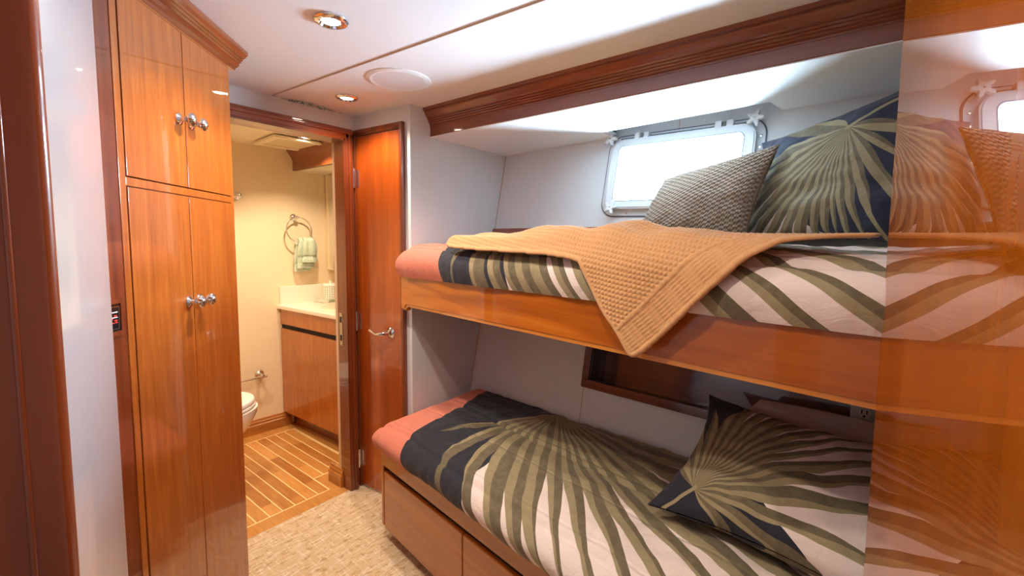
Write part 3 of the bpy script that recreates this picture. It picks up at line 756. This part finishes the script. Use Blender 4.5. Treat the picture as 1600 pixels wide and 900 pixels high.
for (a0, a1, zt) in ((0.026, 0.592, 0.316), (0.597, 1.20, 0.316), (1.205, LL, 0.316)):
    b = BM(); bx(b, a0, a1, -0.004, 0.018, 0.056, zt, 0.004, LOW); obj('drawer', b, M['base'], LB)

# ------------------------------------------------------------------ bedding
def quilt_dent(u, v):
    d = 0.0
    for q in (0.035, 0.385):
        d += math.exp(-((v - q - 0.006 * math.sin(u * 7)) / 0.008) ** 2)
    return d
def duvet(name, F, L, zb, zt, R, endskew, vmaxf, over, uoff, bulge=0.02, seed=0.0):
    """comforter over a mattress: t runs from the front hem up and over the top; s from the foot hem along the berth"""
    b = BM()
    H = zt - zb
    nt, ns = 130, 240
    def edge(t, R, H):
        """arclength from hem -> (inset, drop): straight side H-R then quarter round"""
        side = max(H - R, 0.0)
        if t < side: return 0.0, H - t
        a = (t - side) / R
        if a < PI / 2: return R * (1 - math.cos(a)), R * (1 - math.sin(a))
        return R + (t - side - R * PI / 2), 0.0
    side = max(H - R, 0.0); ar = side + R * PI / 2
    P = {}
    UV = {}
    for i in range(ns):
        f = i / (ns - 1); s = (f * 0.6 + 0.4 * f * f) * (L + ar) if False else f * (L + ar)
        iu, du = edge(s, R, H)
        for j in range(nt):
            g_ = j / (nt - 1)
            tm = ar + vmaxf(iu) - R
            t = g_ * tm
            iv, dv = edge(t, R, H)
            drop = min(H, (du ** 2.6 + dv ** 2.6) ** (1 / 2.6))
            u = iu - endskew * iv
            v = iv
            z = zt - drop
            # hem bulge
            hb = math.sin(PI * min(1, max(0, (z - zb) / H)))
            bo = bulge * hb
            # puff
            flat = min(1, iv / 0.12) * min(1, iu / 0.12)
            wr = 0.010 * fbm(u * 5 + seed, v * 5, 1.3) + 0.005 * fbm(u * 16 + seed, v * 16, 4.0, 2)
            puff = 0.010 * math.sin(PI * min(1, max(0, (v - 0.035) / 0.35))) if v < 0.385 else 0.008 * math.sin(PI * min(1, (v - 0.385) / 0.3))
            dent = quilt_dent(u, v) * 0.010
            z += (wr + puff) * (0.3 + 0.7 * flat) * (0.2 + 0.8 * (1 - drop / H)) - dent
            fr = 1.0 if dv > 0 else 0.0
            nn = v - over - bo * (dv / H) ** 0.6 * 1.0 - wr * 0.9 * (dv / H)
            uu = u - bo * (du / H) ** 0.6 - wr * 0.8 * (du / H)
            P[i, j] = F(uu, nn, z); UV[i, j] = (u - over * 0 - du * 0.9 + uoff, v - over - dv * 0.95)
    grid(b, ns, nt, lambda i, j: P[i, j], lambda i, j: UV[i, j])
    return b
def vmax_for(F, z, L):
    def f(u):
        p0 = F(u, 0, 0)
        # solve hull_x(y,z) along n
        X0, Y0 = p0.x, p0.y
        # X = X0+cos*n ; Y = Y0 - sin*n
        c, s_ = math.cos(TB), math.sin(TB)
        hx = hull_x(Y0, z)
        n = (hx - X0) / (c + math.tan(TH) * s_ * 1.0)
        return n - 0.015
    return f
b = duvet('x', LOW, 1.86, 0.424, 0.535, 0.075, 0.153, vmax_for(LOW, 0.49, 1.86), 0.028, 0.0, 0.022)
o = obj('duvet', b, M['duvet'], None, tuple(LOW(0.9, 0.3, 0.42)), ang=60)
tag(o, 'palm leaf print quilt with coral end spread over the lower bunk', 'bedding')
b = duvet('x', UPP, 1.93, 1.158, 1.300, 0.075, 0.153, vmax_for(UPP, 1.18, 1.93), 0.012, -0.10, 0.020, 5.0)
o = obj('duvet', b, M['duvet_up'], None, tuple(UPP(0.9, 0.3, 1.16)), ang=60)
tag(o, 'palm leaf print quilt with coral end spread over the upper bunk', 'bedding')

def pillow(bm, c00, c10, c11, c01, thick, nrm=None, n=70, pinch=0.15, power=0.55, ear=0.0, seed=0.0, size=None, wr=0.012):
    """corner points counter-clockwise: c00 (u0 v0), c10, c11, c01; two cushioned faces and a seam"""
    c00, c10, c11, c01 = map(Vector, (c00, c10, c11, c01))
    N = (c10 - c00).cross(c01 - c00).normalized()
    W = size[0] if size else ((c10 - c00).length + (c11 - c01).length) / 2; Hh = size[1] if size else ((c01 - c00).length + (c11 - c10).length) / 2
    for side in (1, -1):
        def fn(i, j):
            s = 2 * i / (n - 1) - 1; t = 2 * j / (n - 1) - 1
            # sample density toward the seam
            s2 = math.sin(s * PI / 2); t2 = math.sin(t * PI / 2)
            a = s2 * (1 - pinch * (1 - t2 * t2) * 1.0 * abs(s2) ** 3); bb = t2 * (1 - pinch * (1 - s2 * s2) * abs(t2) ** 3)
            x, y = (a + 1) / 2, (bb + 1) / 2
            p = c00 * ((1 - x) * (1 - y)) + c10 * (x * (1 - y)) + c11 * (x * y) + c01 * ((1 - x) * y)
            th = thick / 2 * (max(0, 1 - s2 ** 2)) ** power * (max(0, 1 - t2 ** 2)) ** power
            w = wr * fbm(x * 5 + seed, y * 5, 2.0 + side) * min(1, th / (thick * 0.15))
            rad = 0.25 * wr * math.sin(14 * math.atan2(t2, s2) + seed) * (s2 * s2 + t2 * t2) * min(1, th / (thick * 0.2))
            return p + N * (side * (th + 0.002) + w + rad)
        grid(bm, n, n, fn, lambda i, j: ((math.sin((2 * i / (n - 1) - 1) * PI / 2) + 1) / 2 * W, (math.sin((2 * j / (n - 1) - 1) * PI / 2) + 1) / 2 * Hh))
    bmesh.ops.remove_doubles(bm, verts=bm.verts[:], dist=0.0045) if False else None
    return bm

# upper bunk: large palm pillow standing against the hull
PUW, PUH = 0.55, 0.44
M['pilup'] = frond('palm_print_pillow_navy', 0.341, 0.325, 'down', GAPS_PUP, 0, bg_pil_up, stalk=(math.radians(27), 0.005, 0.3))
b = BM(); pillow(b, (1.765, 0.335, 1.325), (1.38, -0.165, 1.300), (1.50, -0.20, 1.775), (1.875, 0.30, 1.690), 0.15, seed=2.0, size=(PUW, PUH))
o = obj('pillow', b, M['pilup'], None, (1.6, 0.1, 1.32)); tag(o, 'large dark palm print pillow standing by the window on the upper bunk', 'pillow')
# knitted pillow in front of it
b = BM(); pillow(b, (1.735, 0.735, 1.325), (1.575, 0.285, 1.325), (1.665, 0.215, 1.640), (1.82, 0.635, 1.578), 0.13, n=80, power=0.5, seed=9.0, pinch=0.07, wr=0.006)
o = obj('pillow', b, M['knit'], None, (1.68, 0.48, 1.325)); tag(o, 'taupe waffle knit cushion leaning in front of the bright window', 'pillow')
# lower bunk: palm pillow and a plain pillow behind
M['pillow_low'] = frond('palm_print_pillow_cream', 0.110, 0.073, 'right', GAPS_PLOW, 0, bg_pil_low, stalk=(math.radians(-132), 0.005, 0.16))
b = BM(); pillow(b, (1.195, 0.435, 0.575), (1.075, -0.20, 0.585), (1.47, -0.27, 0.78), (1.625, 0.385, 0.79), 0.17, seed=4.0, size=(0.66, 0.46))
o = obj('pillow', b, M['pillow_low'], None, (1.33, 0.1, 0.55)); tag(o, 'palm print pillow propped at the head of the lower bunk', 'pillow')
b = BM(); pillow(b, (1.60, 0.27, 0.60), (1.57, -0.26, 0.60), (1.60, -0.27, 0.79), (1.655, 0.23, 0.80), 0.09, seed=7.0, pinch=-0.14)
o = obj('pillow', b, M['pinkcase'], None, (1.58, 0.0, 0.56)); tag(o, 'plain pale pillow tucked behind the palm pillow on lower bunk', 'pillow')

# ------------------------------------------------------------------ tan knitted throw
def smooth(a, b_, x):
    x = min(1, max(0, (x - a) / (b_ - a))); return x * x * (3 - 2 * x)
def lerp_tab(tab, x):
    if x <= tab[0][0]: return tab[0][1]
    for (x0, y0), (x1, y1) in zip(tab, tab[1:]):
        if x <= x1: return y0 + (y1 - y0) * (x - x0) / (x1 - x0)
    return tab[-1][1]
ZT = 1.325
RC = 0.075
ZH = 1.250       # below this height the throw hangs straight
# left and right limits along the berth by arclength t (t<0: below ZH, hanging)
UL = [(-0.212, 1.240), (-0.155, 1.196), (-0.110, 1.150), (-0.045, 1.105), (0.00, 1.075), (0.014, 1.066), (0.022, 1.03), (0.030, 0.93), (0.037, 0.60), (0.044, 0.43), (0.054, 0.395), (0.14, 0.40), (0.22, 0.43), (0.34, 0.62), (0.46, 0.90)]
UR = [(-0.212, 1.262), (-0.195, 1.285), (-0.140, 1.335), (-0.092, 1.380), (-0.020, 1.445), (0.040, 1.505), (0.078, 1.56), (0.100, 1.64), (0.118, 1.70), (0.145, 1.705), (0.20, 1.60), (0.30, 1.42), (0.46, 1.20)]
TMIN, TMAX = -0.212, 0.46
ARC = RC * PI / 2
def throw_base(u, t):
    n0 = -0.036
    if t < 0: p = (n0, ZH + t); nr = (-1, 0)
    elif t < ARC:
        a = t / RC; p = (n0 + RC * (1 - math.cos(a)), ZH + RC * math.sin(a)); nr = (-math.cos(a), math.sin(a))
    else: p = (n0 + RC + (t - ARC), ZT); nr = (0, 1)
    return p, nr
def throw_lift(u, t):
    h = 0.003
    h += 0.010 * math.exp(-((t - 0.085) / 0.02) ** 2) * smooth(1.08, 1.0, u) * smooth(0.385, 0.42, u)
    h += 0.026 * math.exp(-((t - 0.19 - 0.05 * math.sin(u * 5)) / 0.05) ** 2) * smooth(0.45, 0.85, u) * smooth(1.5, 1.1, u)
    h += 0.012 * math.exp(-((t - 0.30) / 0.06) ** 2) * smooth(0.5, 0.9, u) * smooth(1.4, 1.1, u)
    h += 0.026 * math.exp(-((t - 0.11) / 0.055) ** 2 - ((u - 1.15) / 0.075) ** 2)
    h += 0.014 * math.sin(u * 19 + t * 26) * smooth(0.10, 0.18, t) * smooth(1.5, 1.2, u)
    h += 0.008 * math.sin(t * 75 + u * 6) * smooth(0.07, 0.10, t) * smooth(1.15, 0.95, u) * smooth(0.40, 0.5, u)
    h += 0.020 * math.exp(-((t - 0.14) / 0.06) ** 2 - ((u - 1.32) / 0.06) ** 2)
    h += 0.010 * fbm(u * 6, t * 9, 0.5) * smooth(0.06, 0.16, t)
    h = 0.5 * (h + 0.006 + math.sqrt((h - 0.006) ** 2 + 0.00002)) + 0.006 * smooth(0.05, 0.09, t)
    # hanging folds
    h += smooth(0.06, -0.1, t) * 0.006 * (1 + math.sin(u * 28 + t * 10))
    return h
def build_throw():
    from mathutils import kdtree
    b = BM(); HU, HT = 0.0031, 0.0028
    U0, U1 = 0.385, 1.715
    nu, nt = int((U1 - U0) / HU), int((TMAX - TMIN) / HT)
    par, inside = {}, {}
    for j in range(nt + 1):
        t = TMIN + (TMAX - TMIN) * j / nt
        ul, ur = lerp_tab(UL, t), lerp_tab(UR, t)
        for i in range(nu + 1):
            u = U0 + (U1 - U0) * i / nu
            if ul <= u <= ur: par[i, j] = [u, t]
    faces = [(i, j) for (i, j) in par if (i + 1, j) in par and (i, j + 1) in par and (i + 1, j + 1) in par]
    fset = set(faces); used = set()
    nb = {}
    def edge(a, c):
        nb.setdefault(a, set()).add(c); nb.setdefault(c, set()).add(a)
    for (i, j) in faces:
        used.update(((i, j), (i + 1, j), (i + 1, j + 1), (i, j + 1)))
        if (i, j - 1) not in fset: edge((i, j), (i + 1, j))
        if (i, j + 1) not in fset: edge((i, j + 1), (i + 1, j + 1))
        if (i - 1, j) not in fset: edge((i, j), (i, j + 1))
        if (i + 1, j) not in fset: edge((i + 1, j), (i + 1, j + 1))
    for _ in range(8):      # even out the stepped outline
        new = {}
        for a, ns in nb.items():
            su = sum(par[c][0] for c in ns) / len(ns); st = sum(par[c][1] for c in ns) / len(ns)
            new[a] = [0.5 * par[a][0] + 0.5 * su, 0.5 * par[a][1] + 0.5 * st]
        for a, p in new.items(): par[a] = p
    kd = kdtree.KDTree(len(nb))
    for k, a in enumerate(nb): kd.insert((par[a][0], par[a][1], 0), k)
    kd.balance()
    # straight line of the ribbed border: from the hanging tip up along the right-hand edge
    V = {}
    for a in used:
        u, t = par[a]
        ur = lerp_tab(UR, t)
        (n_, z), nr = throw_base(u, t)
        h = throw_lift(u, t)
        ax, ay = 0.72, 0.69
        p_ = u * ax + t * ay; q_ = -u * ay + t * ax
        edge_d = (ur - u) * ay
        hem = kd.find((u, t, 0))[2]
        if hem < 0.011: k = 0.0042 * math.sqrt(max(0, 1 - ((hem - 0.0055) / 0.0055) ** 2))
        elif edge_d < 0.085 and t < 0.10:
            k = 0.0042 * abs(math.sin(p_ * PI / 0.022)) ** 0.6 * (1.0 if math.floor(p_ / 0.022) % 3 else 0.45) * (0.6 + 0.4 * math.sin(q_ * 2 * PI / 0.009))
            if edge_d > 0.078: k = 0.004
        else:
            row = math.floor(q_ / 0.0095)
            k = 0.0052 * abs(math.sin(q_ * PI / 0.0095)) * (0.5 + 0.5 * math.sin(p_ * 2 * PI / 0.0150 + row * PI))
        h += k
        V[a] = b.verts.new(UPP(u, n_ + nr[0] * h, z + nr[1] * h))
    for (i, j) in faces: b.faces.new((V[i, j], V[i + 1, j], V[i + 1, j + 1], V[i, j + 1]))
    return b
o = obj('throw_blanket', build_throw(), M['yarn'], None, tuple(UPP(1.2, 0.0, 1.16)), ang=180)
md = o.modifiers.new('thickness', 'SOLIDIFY'); md.thickness = 0.006; md.offset = 0.0
tag(o, 'tan knitted throw draped over the front rail of upper bunk', 'blanket')

# ------------------------------------------------------------------ ceiling fittings
def downlight(x, y, z, label, watts, grp='recessed ceiling downlights', tilt=0.0, name='downlight', col=(1.0, 0.86, 0.70), ang=140):
    t = thing(name, label, 'ceiling light', (x, y, z), grp)
    obj('trim_ring', lathe(BM(), [(0.030, 0.0), (0.047, 0.0), (0.047, -0.004), (0.042, -0.009), (0.033, -0.010), (0.030, -0.004)], (x, y, z), (0, 0, 1), 40), M['chrome'], t)
    obj('lens', lathe(BM(), [(0, -0.0045), (0.022, -0.0050), (0.031, -0.003), (0.031, 0.0), (0, 0.0)], (x, y, z), (0, 0, 1), 32), M['lamp'], t)
    l = bpy.data.lights.new('bulb', 'SPOT'); l.energy = watts; l.color = col; l.spot_size = math.radians(ang); l.spot_blend = 0.6; l.shadow_soft_size = 0.025
    lo = bpy.data.objects.new('bulb', l); C.objects.link(lo); lo.parent = t; lo.location = (0, 0, -0.014)
    return t
downlight(0.714, 1.222, CEIL, 'large chrome ringed ceiling downlight nearest the wardrobe', LAMP_W * 1.6)
downlight(1.126, 1.812, CEIL, 'chrome ringed ceiling downlight in the corner over the closet door', LAMP_W * 1.25)
downlight(1.374, 2.658, 1.94, 'chrome ringed downlight in the bathroom ceiling beside the fan', LAMP_W * 1.6, col=(1.0, 0.78, 0.54), ang=126)
downlight(0.80, 2.62, 1.94, 'chrome ringed downlight in the bathroom ceiling above the toilet', LAMP_W * 1.5, col=(1.0, 0.78, 0.54), ang=126)
downlight(0.42, 0.42, CEIL, 'chrome ringed downlight in the cabin ceiling near the entry', LAMP_W * 0.85)
downlight(-0.45, -0.2, CEIL, 'unseen chrome ringed downlight added in the corridor as fill light', LAMP_W * 0.5)  # unseen lamp added behind the camera as warm fill light
SP = thing('ceiling_speaker', 'round flush white speaker grille in the cabin ceiling', 'speaker', (1.131, 1.455, CEIL))
obj('rim', lathe(BM(), [(0.098, 0.0), (0.125, 0.0), (0.123, -0.003), (0.112, -0.006), (0.104, -0.0065), (0.098, -0.004)], (1.131, 1.455, CEIL), (0, 0, 1), 56), M['plastic'], SP)
obj('grille', lathe(BM(), [(0, -0.005), (0.06, -0.0052), (0.0995, -0.0045), (0.0995, 0.0), (0, 0.0)], (1.131, 1.455, CEIL), (0, 0, 1), 56), plain('speaker_grille', rgb(222, 218, 220), 0.6, bump=0.4, bscale=900), SP)

# ------------------------------------------------------------------ bathroom
FV = thing('exhaust_fan', 'square cream exhaust fan cover in the bathroom ceiling', 'exhaust fan', (1.385, 2.86, 1.94))
fa = math.atan2(2.706 - 2.954, 1.242 - 1.219)
FF = Frame((1.385, 2.865, 1.94), (math.cos(-0.06), math.sin(-0.06), 0), (-math.sin(-0.06), math.cos(-0.06), 0))
b = BM(); ring_prism(b, [(-0.165, -0.165), (0.165, -0.165), (0.165, 0.165), (-0.165, 0.165)], [(-0.125, -0.125), (0.125, -0.125), (0.125, 0.125), (-0.125, 0.125)], -0.022, -0.008, lambda x, y, z: FF(x, z, y)); obj('cover_frame', b, M['bathceil'], FV, smooth=False)
b = BM(); bx(b, -0.126, 0.126, -0.126, 0.126, -0.016, -0.008, 0, FF); obj('grille', b, plain('fan_grille', rgb(222, 208, 172), 0.6), FV, smooth=False)
b = BM(); bx(b, -0.14, 0.14, -0.14, 0.14, -0.008, 0.0, 0, FF); obj('housing', b, M['black'], FV, smooth=False)
# soffit and crown over the vanity
b = BM(); bx(b, 1.535, 2.0, 2.212, 3.15, 1.80, 1.94); struct('ceiling_bath_soffit', b, M['bathceil'], smooth=False)
prof = [(1.485, 1.9395), (1.485, 1.928), (1.492, 1.922), (1.515, 1.888), (1.520, 1.882), (1.522, 1.872), (1.524, 1.870), (1.524, 1.800), (1.545, 1.800), (1.545, 1.9395)]
b = BM(); sweep(b, prof, 2.212, 3.148, lambda x, y, z: Vector((y, x, z))); struct('trim_10', b, M['darkY'], ang=12)
b = BM(); tube(b, [(0.26, 2.62, 1.9395), (1.2, 2.62, 1.9395)], 0.002, 6); struct('trim_11', b, M['seam'])
# vanity
VN = thing('vanity_cabinet', 'cherry bathroom vanity under a cream countertop', 'cabinet', tuple(VAN(0.45, -0.25, 0)))
b = BM(); prism(b, [(0.008, -0.012), (0.075, -0.52), (0.90, -0.52), (0.90, -0.012)], 0.11, 0.84, VAN); obj('body', b, M['wardv'], VN, smooth=False)
b = BM(); prism(b, [(0.01, -0.07), (0.065, -0.50), (0.90, -0.50), (0.90, -0.07)], 0.0, 0.11, VAN); obj('toe_kick', b, M['dark'], VN, smooth=False)
b = BM(); bx(b, 0.008, 0.895, -0.014, 0.002, 0.735, 0.838, 0.002, VAN); obj('drawer_front', b, M['wardv'], VN)
b = BM(); bx(b, 0.008, 0.895, -0.013, -0.008, 0.70, 0.738, 0, VAN); obj('finger_groove', b, M['black'], VN, smooth=False, label='dark finger groove between drawer and door')
b = BM(); bx(b, 0.008, 0.895, -0.014, 0.002, 0.108, 0.704, 0.002, VAN); obj('door', b, M['wardv'], VN)
CT = thing('countertop', 'cream bathroom countertop with backsplash and oval sink', 'countertop', tuple(VAN(0.45, -0.25, 0.84)))
b = BM(); prism(b, [(0.0, 0.022), (0.068, -0.545), (0.915, -0.545), (0.915, 0.022)], 0.8405, 0.868, VAN, 0.006); obj('slab', b, M['counter'], CT)
b = BM(); prism(b, [(0.002, 0.004), (0.068, -0.545), (0.088, -0.545), (0.020, 0.004)], 0.862, 0.995, VAN, 0.005); obj('backsplash', b, M['counter'], CT)
b = BM(); prof = [(0.19, 0.0), (0.175, 0.004), (0.165, 0.001), (0.150, -0.002), (0.0, -0.0025)]
t_ = bmesh.new(); lathe(t_, [(0.0, 0.0015), (0.13, 0.002), (0.160, 0.004), (0.172, 0.004), (0.178, 0.0)], (0, 0, 0), (0, 0, 1), 40)
merge(b, t_, lambda x, y, z: VAN(0.43 + y * 0.95, -0.23 + x * 0.85, 0.868 + z)); obj('sink', b, plain('sink_basin', rgb(232, 206, 168), 0.15, coat=0.5), CT)
TR = tag(obj('tray', bx(BM(), 0.055, 0.175, -0.44, -0.225, 0.8685, 0.886, 0.003, VAN), M['tray'], None, tuple(VAN(0.115, -0.33, 0.868))), 'pale ribbed tray on the bathroom counter under the canister', 'tray')
cc = VAN(0.115, -0.315, 0.8865)
CN = thing('canister', 'grid patterned lidded canister standing on the ribbed tray', 'canister', tuple(cc))
obj('jar', lathe(BM(), [(0, 0), (0.048, 0), (0.050, 0.003), (0.050, 0.095), (0.046, 0.098), (0, 0.098)], cc, (0, 0, 1), 40), M['gridcer'], CN)
ld_ = obj('lid', lathe(BM(), [(0, 0.0985), (0.051, 0.0985), (0.052, 0.103), (0.050, 0.112), (0.044, 0.115), (0, 0.116)], cc, (0, 0, 1), 40), M['porc'], CN, label='white lid')
obj('knob', lathe(BM(), [(0, 0.115), (0.008, 0.115), (0.010, 0.124), (0.008, 0.130), (0, 0.131)], cc, (0, 0, 1), 20), M['porc'], ld_)
# mirror cabinet
MC = thing('mirror_cabinet', 'tall mirrored medicine cabinet above the vanity', 'mirror cabinet', (1.82, 2.7, 1.10))
b = BM(); bx(b, 1.754, 1.99, 2.25, 3.115, 1.098, 1.798, 0.0); obj('body', b, plain('cabinet_cream', rgb(226, 206, 160), 0.4), MC, smooth=False)
b = BM(); bx(b, 1.748, 1.754, 2.85, 3.085, 1.10, 1.79, 0.001); bx(b, 1.748, 1.754, 2.60, 2.845, 1.10, 1.79, 0.001); obj('mirror_door', b, M['mirror'], MC)
b = BM(); bx(b, 1.746, 1.756, 3.085, 3.118, 1.098, 1.798, 0.002); obj('side_stile', b, plain('stile_cream', rgb(230, 212, 170), 0.4), MC)
# towel ring and towel on the back wall
RP = Vector((1.520, 3.150, 1.475))
TG = thing('towel_ring', 'chrome towel ring on the cream bathroom wall', 'towel ring', tuple(RP))
b = BM(); lathe(b, [(0, 0), (0.026, 0), (0.026, 0.004), (0.018, 0.010), (0.010, 0.014), (0.010, 0.04), (0.013, 0.045), (0.011, 0.055), (0, 0.057)], RP, (0, -1, 0), 28); obj('post', b, M['chrome'], TG)
b = BM(); cr_ = RP + Vector((0.012, -0.045, -0.088)); tube(b, [cr_ + Vector((0.088 * math.sin(2 * PI * k / 48), -0.010 * (1 - math.cos(2 * PI * k / 48)), 0.088 * math.cos(2 * PI * k / 48))) for k in range(48)], 0.0045, 10, True); obj('ring', b, M['chrome'], TG)
TW = thing('hand_towel', 'folded sage green hand towel hanging through the chrome ring', 'towel', (1.545, 3.09, 1.12))
def towel_panel(x0, x1, ztop, zbot, y0, band, sd):
    b = BM(); n, m = 30, 44; P = {}
    for i in range(n):
        f = i / (n - 1)
        for j in range(m):
            h = j / (m - 1)
            wtop = 0.72 + 0.28 * smooth(0, 0.45, h)
            x = (x0 + x1) / 2 + (f - 0.5) * (x1 - x0) * wtop
            z = ztop + (zbot - ztop) * h
            y = y0 - 0.010 * math.sin(PI * f) - 0.006 * math.sin(f * 9 + sd) * (1 - h * 0.5) - 0.008 * math.sin(PI * min(1, h * 1.4))
            if h < 0.08: y += 0.02 * (1 - h / 0.08)
            for bz in band:
                if abs(z - bz) < 0.006: y += 0.0035
            P[i, j] = Vector((x, y + 0.0012 * fbm(x * 160, z * 160, sd), z))
    grid(b, n, m, lambda i, j: P[i, j]); return b
for (nm, a) in (('front_layer', (1.535, 1.630, 1.325, 1.160, 3.070, (1.205, 1.192), 1.0)), ('middle_layer', (1.505, 1.628, 1.325, 1.118, 3.092, (1.160, 1.20), 2.0)), ('back_layer', (1.497, 1.610, 1.30, 1.095, 3.115, (1.15,), 3.0))):
    o = obj(nm, towel_panel(*a), M['towel'], TW, ang=180); md = o.modifiers.new('thickness', 'SOLIDIFY'); md.thickness = 0.014; md.offset = 1.0
# robe hook and paper holder
HK = thing('robe_hook', 'chrome robe hook on the bathroom wall beside the wardrobe edge', 'hook', (1.165, 3.16, 1.60))
b = BM(); lathe(b, [(0, 0), (0.024, 0), (0.024, 0.004), (0.015, 0.010), (0.009, 0.014), (0.009, 0.034), (0.014, 0.038), (0.016, 0.046), (0.010, 0.052), (0, 0.053)], (1.165, 3.158, 1.598), (0, -1, 0), 28); obj('hook_post', b, M['chrome'], HK)
PH = thing('paper_holder', 'chrome toilet paper holder arm on the wall above the toilet', 'paper holder', (1.262, 3.16, 0.41))
b = BM(); lathe(b, [(0, 0), (0.027, 0), (0.027, 0.004), (0.018, 0.010), (0.011, 0.014), (0.010, 0.062), (0, 0.064)], (1.262, 3.158, 0.408), (0, -1, 0), 28); obj('post', b, M['chrome'], PH)
b = BM(); tube(b, [(1.285, 3.100, 0.400), (1.262, 3.100, 0.400), (1.13, 3.103, 0.400), (1.08, 3.105, 0.400)], [0.009, 0.009, 0.007, 0.009], 12); obj('arm', b, M['chrome'], PH)
# toilet, facing right
TL = thing('toilet', 'white porcelain toilet with closed lid beside the wardrobe', 'toilet', (0.70, 2.66, 0))
def oval(cx, cy, a, bw, n=40, back=None):
    P = []
    for k in range(n):
        th = 2 * PI * k / n; x = math.cos(th); y = math.sin(th)
        P.append((cx + (a if x > 0 else a * 0.8) * x, cy + bw * y * (1.0 if x > 0 else 1.0)))
    return P
TY = 2.665
b = BM(); rings = []
for (z, cx, a, w) in ((0.0, 0.70, 0.20, 0.105), (0.03, 0.70, 0.195, 0.10), (0.12, 0.70, 0.18, 0.095), (0.22, 0.73, 0.205, 0.125), (0.30, 0.76, 0.245, 0.165), (0.36, 0.775, 0.262, 0.182), (0.395, 0.78, 0.262, 0.185), (0.40, 0.78, 0.250, 0.175)):
    rings.append([b.verts.new((x, y, z)) for x, y in oval(cx, TY, a, w)])
for A, B_ in zip(rings, rings[1:]):
    for k in range(40): b.faces.new((A[k], A[(k + 1) % 40], B_[(k + 1) % 40], B_[k]))
b.faces.new(rings[0]); b.faces.new(rings[-1])
obj('bowl', b, M['porc'], TL)
def plate(z0, z1, a, w, r):
    b = BM(); R_ = []
    for (z, k_) in ((z0, 0.985), (z0 + 0.003, 1.0), (z1 - r, 1.0), (z1 - r * 0.4, 0.985), (z1, 0.95)):
        R_.append([b.verts.new((x, y, z)) for x, y in oval(0.785, TY, a * k_, w * k_)])
    for A, B_ in zip(R_, R_[1:]):
        for k in range(40): b.faces.new((A[k], A[(k + 1) % 40], B_[(k + 1) % 40], B_[k]))
    b.faces.new(R_[0]); b.faces.new(R_[-1]); return b
obj('seat', plate(0.402, 0.420, 0.245, 0.185, 0.006), M['porc'], TL); obj('lid', plate(0.4225, 0.450, 0.242, 0.182, 0.014), M['porc'], TL)
b = BM(); bx(b, 0.30, 0.52, TY - 0.20, TY + 0.20, 0.36, 0.74, 0.02); obj('tank', b, M['porc'], TL)
